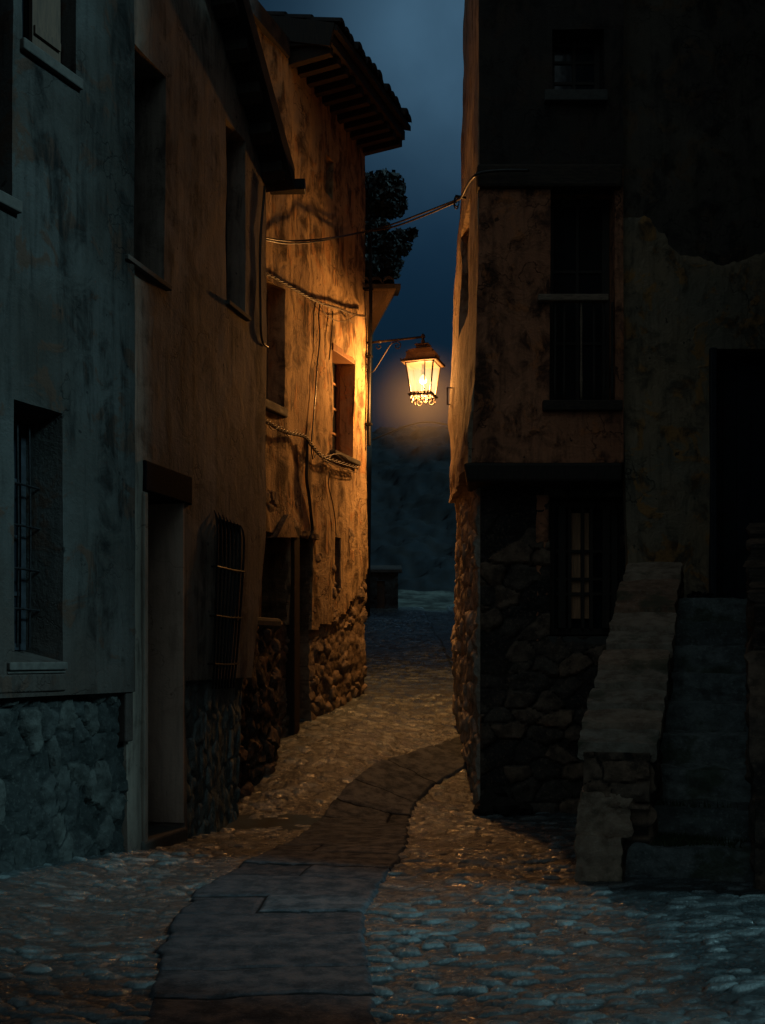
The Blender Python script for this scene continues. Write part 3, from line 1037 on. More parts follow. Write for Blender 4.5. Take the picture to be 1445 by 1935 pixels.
# windows and doors
deep_window(fr, h3, u0, u1, uz0, uz1, 0.2, False)
wm = window(fr, "window", h3, m0 + 0.004, m1 - 0.004, mz0 + 0.004, mz1 - 0.004, -0.22, M["wood_orange"], M["glass"], 1, 3, 0.05)
mb = MB()
mb.fbox(fr, m0 + 0.02, m0 + 0.055, mz0 + 0.03, mz1 - 0.06, -0.16, 0.02)
for k in range(9):
    z = mz0 + 0.1 + (mz1 - mz0 - 0.25) * k / 8
    mb.fbox(fr, m0 + 0.055, m0 + 0.066, z, z + 0.05, -0.14, 0.0)
mb.build("shutter", M["wood_orange"], wm)
mb = MB()
mb.fbox(fr, m0 - 0.06, m1 + 0.1, mz0 - 0.075, mz0 - 0.003, -0.2, 0.12)
mb.build("sill", M["plinth"], wm, bevel=0.012)
mb = MB()
mb.fbox(fr, m0 + 0.002, m1 + 0.03, mz1 - 0.055, mz1 + 0.045, -0.2, 0.062)
mb.build("lintel", M["wood_orange"], wm, bevel=0.008)
ws = window(fr, "window", h3, k1 - 0.88, k1 - 0.01, kz0 + 0.01, kz1 - 0.01, -0.22, M["wood_blue"], M["void"], 1, 2)
mb = MB()
mb.fbox(fr, k1 - 0.95, k1 + 0.03, kz0 - 0.12, kz0 - 0.003, -0.2, 0.1)
mb.build("sill", M["plinth"], ws, bevel=0.02)
window(fr, "window", h3, s0_ + 0.003, s1_ - 0.003, sz0 + 0.003, sz1 - 0.003, -0.2, M["wood_blue"], M["void"], 0, 0, 0.03)
window(fr, "window", h3, o0 + 0.005, o1 - 0.005, oz0 + 0.005, oz1 - 0.005, -0.4, M["wood_dark"], M["void"], 1, 1, 0.06)
mb = MB()  # pointed hood over the opening
ap = p3(527, 976)
pl, pr = p3(505, 1016), p3(547, 1016)
mb.add([fr.w(pl[0], pl[1], 0.13), fr.w(ap[0], ap[1] + 0.02, 0.13), fr.w(pr[0], pr[1], 0.13), fr.w(pl[0], pl[1], -0.05), fr.w(ap[0], ap[1] + 0.02, -0.05), fr.w(pr[0], pr[1], -0.05)],
       [(0, 2, 1), (0, 1, 4, 3), (1, 2, 5, 4), (2, 0, 3, 5)])
mb.build("door_hood", M["plaster_ochre"], h3)
mb = MB()
for k in range(4):
    a = d0_ + (d1_ - d0_) * k / 4
    mb.fbox(fr, a + 0.002, a + (d1_ - d0_) / 4 - 0.002, 0.35, dz1 - 0.01, -0.38, -0.34)
dd = mb.build("door", M["void"], h3)
mb = MB()
mb.tube([fr.w(d0_ + 0.08, 1.6, -0.33), fr.w(d0_ + 0.08, 1.6, -0.3), fr.w(d0_ + 0.18, 1.6, -0.3)], 0.011, 6)
mb.build("handle", M["iron"], dd)
sl0, slz = p3(546, 1000)
sl1, _ = p3(590, 1010)
ld, la = stone_disp(0.5, 0.3, 0.05, 88, 0.8), None
sheet("lintel", fr, sl0, sl1, dz1 + 0.005, slz, 0.03, M["stone_warm"], h3, (), ld, edge=0.3, d0=0.075)
mb = MB()
ps0, _ = p3(540, 1100)
ps1, _ = p3(551, 1100)
mb.fbox(fr, ps0, ps1, 0.3, dz1 + 0.1, -0.3, 0.115)
mb.build("door_post", M["wood_rafter"], h3, bevel=0.012)
# downpipe on the corner
mb = MB()
cp = [fr.w(L3 - 0.045, z, 0.12 + 0.012 * math.sin(z * 2.1)) for z in np.linspace(4.7, 7.8, 18)]
mb.tube(cp, 0.026, 8)
for z in (5.0, 6.0, 7.0):
    mb.fbox(fr, L3 - 0.085, L3 - 0.004, z, z + 0.03, 0.02, 0.155)
mb.build("downpipe", M["iron"], h3)

# stone bench-like wall beside the door
sb0, _ = p3(455, 1300, 0.3)
sb1, sbz = p3(528, 1180, 0.3)
sbench = thing("stone_block", "rough dark stone block wall standing against the lamplit house beside its doors", "stone wall", fr.w(sb0, 0.3, 0.2))
sheet("block_face", Frame(fr.w(sb0 - 0.3, 0, 0.36)[:2], fr.w(sb1 - 0.02, 0, 0.28)[:2]), 0, math.hypot(sb1 - sb0 + 0.28, 0.08), -0.3, sbz - 0.04, 0.03, M["stone_dark"], sbench, (), stone_disp(0.26, 0.2, 0.07, 97, 0.8), edge=0.35)
mb = MB()
mb.fbox(fr, sb0 - 0.35, sb1 - 0.0, sbz - 0.06, sbz + 0.07, 0.06, 0.34)
mb.build("cap_stone", M["plinth"], sbench, bevel=0.04)

# ---- cables along the ochre house
def wall_cable(pts, r, name, label, mat=None, d=0.1, strands=1, twist=0.02, group=None, n=10, extra=()):
    P = [fr.w(*p3(px, py, d if len(rest) == 0 else rest[0]), d if len(rest) == 0 else rest[0]) for px, py, *rest in pts]
    C = spline(P, n)
    mb = MB()
    for k in range(strands):
        ph = 2 * math.pi * k / max(1, strands)
        mb.tube([(p[0] + twist * math.cos(i * 0.8 + ph), p[1], p[2] + twist * math.sin(i * 0.8 + ph)) for i, p in enumerate(C)] if strands > 1 else C, r, 6)
    for e in extra:
        P = [fr.w(*p3(px, py, d), d) for px, py in e]
        mb.tube(spline(P, 8), r * 0.7, 6)
    return tag(mb.build(name, mat or M["cable"], None, True), label, "cable", group)


wall_cable([(490, 512), (520, 526), (550, 543), (580, 560), (610, 574), (640, 583), (668, 594), (690, 597)], 0.009, "cable_bundle", "twisted cable bundle sloping down the ochre wall above its shuttered window", M["cable_grey"], 0.13, 3, 0.012,
           extra=[[(602, 572), (612, 590), (630, 604), (650, 607), (668, 598), (674, 590)], [(655, 590), (660, 604), (668, 612)]])
wall_cable([(488, 788), (510, 800), (530, 812), (552, 819), (575, 824), (590, 842), (606, 860), (630, 870), (655, 878), (676, 884)], 0.009, "cable_bundle", "knotted cable bundle sagging to the window sill of the ochre house", M["cable_grey"], 0.13, 3, 0.02,
           extra=[[(500, 792), (515, 812), (532, 806), (545, 824), (560, 812)], [(590, 842), (594, 864), (600, 850)], [(615, 862), (640, 858), (655, 866), (660, 874)], [(608, 868), (640, 882), (672, 892), (678, 880)], [(620, 866), (632, 858), (648, 870)]])
wall_cable([(604, 572), (602, 600), (604, 640), (599, 690), (596, 740), (592, 790), (588, 845), (591, 868)], 0.010, "wall_cable", "thin dark cable hanging between the two cable bundles on the ochre wall", None, 0.09)
wall_cable([(628, 588), (627, 620), (624, 655), (622, 680)], 0.009, "wall_cable", "short cable dropping to the top of the shuttered window", None, 0.09)
wall_cable([(579, 832), (580, 870), (579, 905), (584, 940), (587, 970), (590, 1000), (586, 1018)], 0.024, "wall_cable", "thick black cable winding down the ochre wall to the door lintel", None, 0.1)
wall_cable([(622, 890), (621, 920), (628, 950), (633, 985), (634, 1012)], 0.008, "wall_cable", "thin cable running down the ochre wall to the slit window", None, 0.08)

# ================================================================== BACK HOUSE, behind the corner of house 3
by = 17.7
bc = at(757, 540, by)
bh = thing("house", "small house behind the street lamp, showing a tiled eave corner with a lamplit soffit", "house", (-2.0, by + 0.5, 1.3))
mb = MB()
mb.box(-4.5, -0.45, by + 0.3, by + 5, 0.8, bc[2] - 0.08)
mb.build("wall", M["plaster_ochre"], bh)
rb = roof_tiles("roof", (-4.6, by, bc[2] + 0.04), (bc[0], by, bc[2] + 0.04), (0, 1), 0.28, 3.0, M["tile"], bh, pitch=0.2, rad=0.08)
mb = MB()
mb.hexa([(-4.5, by + 0.06, bc[2] - 0.04), (bc[0] - 0.08, by + 0.06, bc[2] - 0.04), (-0.44, by + 2.6, bc[2] - 0.5), (-4.5, by + 2.6, bc[2] - 0.5), (-4.5, by + 0.06, bc[2] - 0.035 + 0.03), (bc[0] - 0.08, by + 0.06, bc[2] - 0.005), (bc[0] - 0.08, by + 3, bc[2] + 0.8), (-4.5, by + 3, bc[2] + 0.8)])
mb.build("soffit", M["wood_shutter"], rb)
mb = MB()
mb.hexa([(-0.5, by + 0.1, bc[2] - 0.62), (-0.40, by + 0.1, bc[2] - 0.62), (-0.40, by + 0.4, bc[2] - 0.62), (-0.5, by + 0.4, bc[2] - 0.62), (-0.5, by + 0.1, bc[2] - 0.05), (bc[0] - 0.2, by + 0.1, bc[2] - 0.05), (bc[0] - 0.2, by + 0.4, bc[2] - 0.05), (-0.5, by + 0.4, bc[2] - 0.05)])
mb.build("eave_bracket", M["wood_shutter"], bh)

# ================================================================== HOUSE 4: narrow jettied house on the other side
YF, YU, YB = 12.3, 11.9, 15.0
h4 = thing("house", "narrow house with jettied plaster upper floors, rubble ground floor and a balustraded window", "house", (1.08, YF, -0.1))
LZ = [3.0, 3.64, 5.23, 6.64, 8.63, 13]
LX = [0.955, 0.95, 1.009, 1.037, 1.026, 1.03]
FZ = [3.0, 4.24, 4.74, 6.17, 7.96, 10.46, 13]
FX = [0.95, 0.946, 0.896, 0.968, 1.054, 1.111, 1.14]


def warp_front(s, z, d):
    z = np.asarray(z, float)
    s = np.asarray(s, float)
    k = np.clip(1 - s / 1.0, 0, 1)
    return s + (np.interp(z, LZ, LX) - 0.95) * k, z, d


def warp_side(s, z, d):  # s = 0 at the far end, grows towards the viewer
    z = np.asarray(z, float)
    s = np.asarray(s, float)
    k = np.clip(s / (YB - YU), 0, 1)
    x = np.interp(z, FZ, FX) * (1 - k) + np.interp(z, LZ, LX) * k
    return s, z, d - (x - 1.0)


fu = Frame((0.95, YU), (4.0, YU), warp_front)
fg = Frame((1.08, YF), (4.0, YF))
fs = Frame((1.0, YB), (1.0, YU), warp_side)
fsg = Frame((0.985, YB), (1.08, YF))
pf = lambda px, py: Frame((0.95, YU), (4.0, YU)).px(px, py)
pg = fg.px
# ground floor
gw0, gwz1 = pg(1036, 940)
gw1, gwz0 = pg(1176, 1202)
gh = [Hole(gw0, gw1, gwz0, gwz1, 0.25)]
sheet("ground_floor_wall", fg, 0, 2.0, -0.4, 3.46, 0.026, M["stone_dark"], h4, gh, stone_disp(0.34, 0.2, 0.06, 111, 0.7), edge=0.02, d0=0.05)


def d_side(s, z):
    d, a = stone_disp(0.40, 0.26, 0.05, 121, 0.75)(s, z)
    return d + 0.05 * fbm(s * 1.2, z * 0.9, 131, 3) + 0.1 * sstep(0.5, -0.3, z) * fbm(s * 3, 0 * z, 132, 2), a


sheet("side_stone_wall", fsg, 0, YB - YF, -0.4, 3.9, 0.026, M["stone_side"], h4, (), d_side, edge=0.05)
# plaster surround of the lower window
s_a, _ = pg(1011, 1000)
mb = MB()
mb.fbox(fg, s_a, gw0 - 0.003, gwz0 - 0.06, gwz1 + 0.02, -0.2, 0.07)
mb.build("window_surround", M["plaster_warm_bounce"], h4, bevel=0.015)
# lower window: brown curtain behind dark muntins stands in for warm pane light
cw0 = pg(1078, 1000)[0]
cw1 = pg(1122, 1000)[0]
w = window(fg, "window", h4, gw0 + 0.02, gw1 - 0.02, gwz0 + 0.02, gwz1 - 0.02, -0.22, M["wood_dark"], M["glass"], 0, 0, 0.07)
mb = MB()
zz0, zz1 = pg(1100, 1168)[1], pg(1100, 966)[1]
mb.fbox(fg, cw0, cw1, zz0, zz1, -0.165, -0.155)
mb.build("curtain", M["curtain"], w)
mb = MB()
for px_ in (1036 + 30, 1080, 1105, 1121, 1150):
    s = pg(px_, 1000)[0]
    wd = 0.05 if px_ == 1066 or px_ == 1150 else 0.022
    mb.fbox(fg, s - wd, s + wd * 0.6, gwz0 + 0.09, gwz1 - 0.09, -0.15, -0.10)
for py in (1040, 1093, 1121):
    z = pg(1100, py)[1]
    mb.fbox(fg, gw0 + 0.1, gw1 - 0.1, z - 0.016, z + 0.016, -0.148, -0.106)
mb.build("muntin", M["wood_dark"], w)
mb = MB()
mb.fbox(fg, gw0 - 0.1, gw1 + 0.1, gwz0 - 0.1, gwz0 - 0.004, -0.2, 0.08)
mb.build("sill", M["plinth"], w, bevel=0.01)
# jetty beam and joists
mb = MB()
j0 = (0.90, YU - 0.05)
mb.hexa([(0.90, YU - 0.07, 3.46), (2.55, YU - 0.07, 3.46), (2.55, YF + 0.3, 3.46), (0.96, YF + 0.3, 3.46), (0.86, YU - 0.09, 3.66), (2.55, YU - 0.09, 3.66), (2.55, YF + 0.3, 3.66), (0.94, YF + 0.3, 3.66)])
mb.build("jetty_beam", M["wood_dark"], h4, bevel=0.03)
# first floor front
fw0, fwz1 = pf(1036, 360)
fw1, fwz0 = pf(1160, 776)
tw0, twz1 = pf(1040, 60)
tw1, twz0 = pf(1140, 180)
uh = [Hole(fw0, fw1, fwz0, fwz1, 0.3), Hole(tw0, tw1, twz0, twz1, 0.25)]
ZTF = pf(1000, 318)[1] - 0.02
sheet("top_floor_wall", fu, 0.0, 1.62, ZTF, 12.5, 0.05, M["plaster_top_shade"], h4, uh[1:], plaster_disp(0.03, 145, 1.2), edge=0.02, d0=0.045)  # darker plaster stands in for the shade up here
sheet("upper_wall", fu, 0.0, 1.62, 3.665, ZTF, 0.04, M["plaster_warm_bounce"], h4, uh[:1], plaster_disp(0.03, 141, 1.2), edge=0.02, d0=0.045)
sw_y1, sw_y0 = YB - 12.95, YB - 14.2
sh = [Hole(sw_y0, sw_y1, 5.62, 6.95, 0.22)]


def d_side_u(s, z):
    d, _ = plaster_disp(0.035, 151, 1.4)(s, z)
    return d + 0.10 * sstep(4.6, 4.0, z + 0.4 * fbm(s * 1.5, z, 6, 3)) * (0.4 + fbm(s * 3, z * 3, 161, 4)), None


sheet("side_upper_wall", fs, 0, YB - YU, 3.665, 12.5, 0.045, M["plaster_side"], h4, sh, d_side_u, edge=0.3)
mb = MB()
mb.box(1.55, 7.0, YF + 0.3, YB - 0.1, -0.4, 3.6)
mb.box(1.55, 2.53, YU + 0.35, YB - 0.1, 3.6, 12.5)
mb.box(2.53, 2.565, YU - 0.02, YB - 0.1, 3.6, 12.5)
mb.box(2.565, 7.0, YU + 0.5, YB - 0.1, 3.6, 12.5)
mb.build("wall_core", M["plaster_black"], h4)
mb = MB()
mb.box(2.5, 7.0, YB - 0.05, 31, 0.2, 9)
mb.build("added_shade_block", M["plaster_black"], h4)  # added unseen block that keeps moonlight off the far slope
mb = MB()
mb.box(1.0, 7.0, YU - 0.02, YB, 12.5, 12.7)
mb.build("roof", M["tile"], h4)
w = window(fs, "window", h4, sw_y0 + 0.004, sw_y1 - 0.004, 5.624, 6.946, -0.2, M["wood_dark"], M["void"], 1, 1, 0.06)
# balustraded window
w = window(fu, "window", h4, fw0 + 0.004, fw1 - 0.004, fwz0 + 0.004, fwz1 - 0.004, -0.28, M["wood_dark"], M["void"], 1, 2, 0.08)
mb = MB()
r0, rz1 = pf(1010, 562)
r1, rz0 = pf(1146, 575)
mb.fbox(fu, r0, r1, rz0, rz1, 0.03, 0.13)
rail = mb.build("handrail", M["wood_rail"], w, bevel=0.012)
zlow = pf(1100, 757)[1]
for px_ in (1046, 1064, 1096, 1120, 1139, 1154):
    s = pf(px_, 650)[0]
    b_ = MB()
    prof = [(0.0, 0.011), (0.08, 0.012), (0.2, 0.018), (0.35, 0.012), (0.6, 0.011), (0.8, 0.016), (0.92, 0.011), (1, 0.012)]
    b_.tube([fu.w(s, zlow + (rz0 - zlow) * a, 0.07) for a, _ in prof], [r for _, r in prof], 8)
    b_.build("baluster", M["wood_rail"] if px_ == 1096 else M["wood_dark"], rail, True)
mb = MB()
v0 = pf(1022, 770)[0]
mb.fbox(fu, v0, 1.60, fwz0 - 0.02, fwz0 + 0.09, -0.2, 0.12)
mb.build("sill", M["wood_beam"], w, bevel=0.012)
# floor beam
mb = MB()
bz1, bz0 = pf(1000, 318)[1], pf(1000, 362)[1]
mb.fbox(fu, -0.03, 1.60, bz0, bz1, -0.1, 0.13)
mb.build("floor_beam", M["wood_beam"], h4, bevel=0.03)
w = window(fu, "window", h4, tw0 + 0.004, tw1 - 0.004, twz0 + 0.004, twz1 - 0.004, -0.23, M["wood_dark"], M["glass"], 1, 2, 0.06)
mb = MB()
mb.fbox(fu, tw0 - 0.1, tw1 + 0.02, twz0 - 0.12, twz0 - 0.003, -0.2, 0.14)
mb.build("sill", M["plinth"], w, bevel=0.01)
# little iron stay on the side wall
mb = MB()
p_ = at(845, 733, 14.8)
mb.tube([(1.0, p_[1], p_[2]), (p_[0], p_[1], p_[2]), (p_[0], p_[1], p_[2] - 0.22), (1.0, p_[1], p_[2] - 0.22)], 0.012, 6)
mb.build("wall_hook", M["lamp_iron"], h4)

# loose rubble at its foot
rk = thing("rubble_stone", "heap of rubble stones at the foot of the jettied house corner", "rubble", (1.3, YF - 0.15, -0.08))
mb = MB()


def rock(mb, c, r, seed):
    rr = random.Random(seed)
    n, m = 10, 7
    v = []
    for i in range(m + 1):
        th = math.pi * i / m
        for j in range(n):
            ph = 2 * math.pi * j / n
            k = 1 + 0.22 * math.sin(3 * ph + seed) * math.sin(2 * th) + rr.uniform(-0.1, 0.1)
            v.append((c[0] + r[0] * k * math.sin(th) * math.cos(ph), c[1] + r[1] * k * math.sin(th) * math.sin(ph), c[2] + r[2] * k * math.cos(th)))
    f = [(i * n + j, (i + 1) * n + j, (i + 1) * n + (j + 1) % n, i * n + (j + 1) % n) for i in range(m) for j in range(n)]
    mb.add(v, f)


for k, (x, y, z, a, b, c) in enumerate([(1.16, 12.16, -0.03, 0.12, 0.1, 0.13), (1.34, 12.14, -0.04, 0.16, 0.12, 0.10), (1.24, 12.22, 0.09, 0.12, 0.09, 0.09), (1.52, 12.18, -0.07, 0.13, 0.1, 0.07), (1.08, 12.1, -0.07, 0.1, 0.08, 0.07)]):
    rock(mb, (x, y, z), (a, b, c), k + 3)
mb.build("stone_heap", M["stone_dark"], rk)

# ================================================================== HOUSE 5: mossy house at the head of the steps
Y5 = 12.0
f5 = Frame((2.60, Y5), (6.0, Y5))


def warp5(s, z, d):
    z = np.asarray(z, float)
    k = np.clip(1 - np.asarray(s, float) / 0.5, 0, 1)
    return s + k * 0.06 * np.interp(z, [1, 2.7, 3.6, 6, 9], [1.0, 0.8, 0.2, -0.5, -0.7]), z, d


f5.warp = warp5
h5 = thing("house", "dark mossy plaster house with a shadowed doorway at the head of the stone steps", "house", (2.6, Y5, 2.1))
p5 = Frame((2.60, Y5), (6.0, Y5)).px
d50 = p5(1352, 900)[0]
LAND = 2.17
hd = [Hole(d50, d50 + 0.95, 1.9, LAND + 2.75, 0.35)]
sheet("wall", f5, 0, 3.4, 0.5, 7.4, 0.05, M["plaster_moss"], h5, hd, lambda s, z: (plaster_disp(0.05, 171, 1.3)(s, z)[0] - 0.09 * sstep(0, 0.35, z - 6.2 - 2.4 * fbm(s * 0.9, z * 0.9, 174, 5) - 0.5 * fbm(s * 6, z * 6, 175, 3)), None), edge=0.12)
sheet("upper_wall", f5, 0, 3.4, LAND + 2.8, 12, 0.06, M["plaster_upper_shade"], h5, (), plaster_disp(0.05, 171, 1.3), edge=0.5, d0=-0.03)  # darker sheet paints the wall's fade into shade
mb = MB()
mb.box(2.64, 7, Y5 + 0.42, Y5 + 4, 0.3, 12)
mb.box(2.66, d50 + 2.6 - 0.02, Y5 + 0.09, Y5 + 0.43, 0.5, 5.0)
mb.build("wall_core", M["plaster_black"], h5)
mb = MB()
mb.box(2.5, 7, Y5 - 0.1, Y5 + 4, 12, 12.2)
mb.build("roof", M["tile"], h5)
mb = MB()
for k in range(6):
    a = d50 + 0.95 * k / 6
    mb.fbox(f5, a + 0.003, a + 0.95 / 6 - 0.003, 1.95, LAND + 2.7, -0.34, -0.28)
dd = mb.build("door", M["wood_blue"], h5)
mb = MB()
mb.tube([f5.w(d50 + 0.1, LAND + 1.0, -0.27), f5.w(d50 + 0.1, LAND + 1.0, -0.23), f5.w(d50 + 0.2, LAND + 1.0, -0.23)], 0.012, 6)
mb.build("handle", M["iron"], dd)
mb = MB()
mb.fbox(f5, d50 - 0.07, d50 - 0.003, LAND - 0.1, LAND + 2.75, -0.2, 0.06)
mb.build("door_frame", M["wood_blue"], h5, bevel=0.01)

# ================================================================== the stair, its parapet and cheek wall
PA = np.array((1.71, 8.10))
PB = np.array((2.87, 11.72))
pd = (PB - PA) / np.linalg.norm(PB - PA)
pn = np.array((pd[1], -pd[0]))
PLn = np.linalg.norm(PB - PA)


def pw(u, z, v):
    p = PA + pd * u + pn * v
    return (float(p[0]), float(p[1]), float(z))


ztop_p = lambda u: 0.93 + (2.60 - 0.93) * (u / PLn)


def blk(mb, pts8, div=6, amp=0.02, seed=0):
    """a rough stone: hexahedron with subdivided, roughened faces"""
    P = [np.array(p) for p in pts8]
    c = sum(P) / 8
    quads = [(0, 3, 2, 1), (4, 5, 6, 7), (0, 1, 5, 4), (1, 2, 6, 5), (2, 3, 7, 6), (3, 0, 4, 7)]
    for qd in quads:
        a, b, c_, d = (P[i] for i in qd)
        U_, V_ = np.meshgrid(np.linspace(0, 1, div + 1), np.linspace(0, 1, div + 1), indexing="ij")
        g = a * ((1 - U_) * (1 - V_))[..., None] + b * (U_ * (1 - V_))[..., None] + c_ * (U_ * V_)[..., None] + d * ((1 - U_) * V_)[..., None]
        q = g * 9 + seed * 3.1
        off = np.stack([fbm(q[..., 1] + q[..., 2] * 0.7, q[..., 2] + q[..., 0], seed + 1, 3), fbm(q[..., 0] + q[..., 2] * 0.5, q[..., 1] + q[..., 2], seed + 2, 3), fbm(q[..., 0] + q[..., 1] * 0.6, q[..., 1] - q[..., 2] * 0.8, seed + 3, 3)], -1) * amp * 2
        rel = (g - c)
        ext = np.array([np.abs(np.array([p - c for p in P]))[:, k].max() for k in range(3)])
        rr = np.abs(rel) / (ext + 1e-6)
        corner = np.sort(rr, -1)[..., 1]
        g = g + off - rel * (0.10 * sstep(0.75, 1.0, corner))[..., None] * 0.6
        n = div + 1
        mb.add(g.reshape(-1, 3), [(i * n + j, (i + 1) * n + j, (i + 1) * n + j + 1, i * n + j + 1) for i in range(div) for j in range(div)])


def stone_obj(name, pts8, mat, parent, div=6, amp=0.02, seed=0):
    mb = MB()
    blk(mb, pts8, div, amp, seed)
    rid = random.random()
    return mk(name, mb.v, mb.f, mat, parent, True, np.tile([rid, 1.0, 0], (len(mb.v), 1)))


pp = thing("stair_parapet", "sloping stone parapet with worn coping slabs beside the outdoor steps", "parapet", (PA[0], PA[1], 0))
hwP = 0.285
mb = MB()
frP = Frame(pw(0, 0, hwP - 0.06)[:2], pw(PLn, 0, hwP - 0.06)[:2])
frE = Frame(pw(0.0, 0, -hwP + 0.05)[:2], pw(0.0, 0, hwP - 0.05)[:2])
sheet("wall", frP, 0, PLn, 0, 2.6, 0.04, M["stone_dark"], pp, (), stone_disp(0.3, 0.2, 0.05, 181, 0.7), edge=hwP * 2 - 0.1, ztop=lambda s: ztop_p(s) - 0.05)
sheet("end_face", frE, 0, hwP * 2 - 0.1, 0.5, 0.9, 0.02, M["stone_dark"], pp, (), stone_disp(0.3, 0.14, 0.07, 191, 0.9), edge=0.2, d0=0.03)
us = [0.0]
while us[-1] < PLn - 0.25:
    us.append(us[-1] + random.uniform(0.30, 0.46))
us[-1] = PLn
for k, (a, b) in enumerate(zip(us[:-1], us[1:])):
    za, zb_ = ztop_p(a), ztop_p(b)
    step = 0.035
    b2 = b - 0.03
    e1, e2 = random.uniform(-0.015, 0.015), random.uniform(-0.015, 0.015)
    t_ = 0.10
    stone_obj("coping_stone", [pw(a, za - t_, -hwP + e1), pw(a, za - t_, hwP + e2), pw(b2, zb_ - t_ - step, hwP + e2), pw(b2, zb_ - t_ - step, -hwP + e1),
                               pw(a, za + step, -hwP + e1), pw(a, za + step, hwP + e2), pw(b2, zb_ - step * 0.3, hwP + e2), pw(b2, zb_ - step * 0.3, -hwP + e1)], M["stone_coping"], pp, 10, 0.014, k + 5)
stone_obj("foot_stone", [pw(-0.10, 0.27, -hwP + 0.0), pw(-0.08, 0.27, 0.10), pw(0.4, 0.27, 0.10), pw(0.4, 0.27, -hwP), pw(-0.06, 0.60, -hwP + 0.02), pw(-0.05, 0.60, 0.12), pw(0.4, 0.60, 0.12), pw(0.4, 0.60, -hwP + 0.02)], M["stone_coping"], pp, 14, 0.04, 31)
stone_obj("foot_stone", [pw(-0.20, -0.06, -hwP - 0.02), pw(-0.18, -0.06, 0.06), pw(0.4, -0.06, 0.06), pw(0.4, -0.06, -hwP - 0.02), pw(-0.12, 0.29, -hwP), pw(-0.10, 0.29, 0.05), pw(0.4, 0.29, 0.05), pw(0.4, 0.29, -hwP)], M["stone_coping"], pp, 14, 0.035, 37)

sc_ = thing("stone_staircase", "flight of worn mossy stone steps climbing to the dark doorway", "stairs", (2.2, 8.1, 0))
NST = 9
rise = LAND / NST
for k in range(NST):
    u0_ = -0.02 + k * 0.40
    u1_ = u0_ + (0.5 if k < NST - 1 else 0.9)
    z1_ = rise * (k + 1)
    vl = 0.07 if k == 0 else hwP - 0.07
    vr = 0.98 if k < 6 else 1.15
    v_ = [pw(u0_, z1_ - rise - 0.1, vl), pw(u0_ - 0.05, z1_ - rise - 0.1, vr), pw(u1_, z1_ - rise - 0.1, vr), pw(u1_, z1_ - rise - 0.1, vl), pw(u0_, z1_, vl), pw(u0_ - 0.05, z1_ - 0.01, vr), pw(u1_, z1_, vr), pw(u1_, z1_, vl)]
    stone_obj("step", v_, M["stone_step"], sc_, 16, 0.03, 50 + k)
mb = MB()
for k in range(NST):
    u0_ = 0.1 + k * 0.40
    mb.hexa([pw(u0_, -0.2, hwP - 0.05), pw(u0_, -0.2, 1.1), pw(u0_ + 0.42, -0.2, 1.1), pw(u0_ + 0.42, -0.2, hwP - 0.05), pw(u0_, rise * k, hwP - 0.05), pw(u0_, rise * k, 1.1), pw(u0_ + 0.42, rise * k, 1.1), pw(u0_ + 0.42, rise * k, hwP - 0.05)])
mb.build("stair_core", M["stone_dark"], sc_)

# cheek wall on the other side of the steps
cwl = thing("cheek_wall", "black rough stone cheek wall along the far side of the steps", "stone wall", (2.6, 7.9, 0))
frC = Frame(pw(PLn, 0, 0.98)[:2], pw(-0.3, 0, 0.98)[:2])
sheet("wall", frC, 0, PLn + 0.3, -0.1, 3.2, 0.05, M["stone_dark"], cwl, (), stone_disp(0.3, 0.2, 0.06, 201, 0.8), edge=0.3, ztop=lambda s: 0.55 + 0.9 * sstep(0, 0.9, PLn + 0.3 - s) + 0.40 * np.clip(PLn - s, 0, 9))
fe = Frame(pw(-0.3, 0, 0.95)[:2], pw(-0.3, 0, 1.4)[:2])
sheet("end_face", fe, 0, 0.45, -0.1, 0.62, 0.04, M["stone_dark"], cwl, (), stone_disp(0.3, 0.2, 0.06, 205, 0.8), edge=0.2)

# ================================================================== the unlit house at the other edge of the frame
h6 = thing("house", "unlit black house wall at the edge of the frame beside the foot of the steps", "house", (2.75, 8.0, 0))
foot = [(2.74, 7.12), (2.74, 7.75), (4.12, 11.95), (12, 11.95), (12, 3.6)]  # near edge cut along the moon direction to shape the moonlight
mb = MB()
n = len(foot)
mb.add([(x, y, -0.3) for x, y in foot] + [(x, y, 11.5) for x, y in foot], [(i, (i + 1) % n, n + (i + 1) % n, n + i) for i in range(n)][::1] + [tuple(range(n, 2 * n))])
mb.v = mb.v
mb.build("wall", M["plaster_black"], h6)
mb = MB()
mb.add([(x, y, 11.52) for x, y in foot] + [(x, y, 11.7) for x, y in foot], [(i, (i + 1) % n, n + (i + 1) % n, n + i) for i in range(n)] + [tuple(range(n, 2 * n)), tuple(reversed(range(n)))])
mb.build("roof", M["tile"], h6)

h7 = thing("house", "added unseen house behind the viewpoint, standing there to shape the moonlight", "house", (2.9, 2.0, 0))
foot = [(2.9, -9), (2.9, 3.95), (14, -0.5), (14, -9)]  # added out of view, cut along the moon direction to bound the pool
n = len(foot)
for nm, z0_, z1_, mt in (("wall", -0.3, 11, M["plaster_black"]), ("roof", 11.01, 11.2, M["tile"])):  # wall and roof of the added unseen house
    mb = MB()
    mb.add([(x, y, z0_) for x, y in foot] + [(x, y, z1_) for x, y in foot], [(i, n + i, n + (i + 1) % n, (i + 1) % n) for i in range(n)] + [tuple(reversed(range(n, 2 * n))), tuple(range(n))])
    mb.build(nm, mt, h7)

# ================================================================== the street lamp
n3 = np.array((*Frame(A3, E3).n, 0))
AZ = zk(6.57)
arm0 = np.array((E3[0], E3[1], AZ)) + n3 * -0.02 + np.array((*Frame(A3, E3).t, 0)) * -0.03
LC = arm0 + n3 * 1.03 * K3
lamp = thing("street_lamp", "lit four-sided iron lantern hanging from a scrolled bracket over the lane", "street lamp", tuple(arm0))


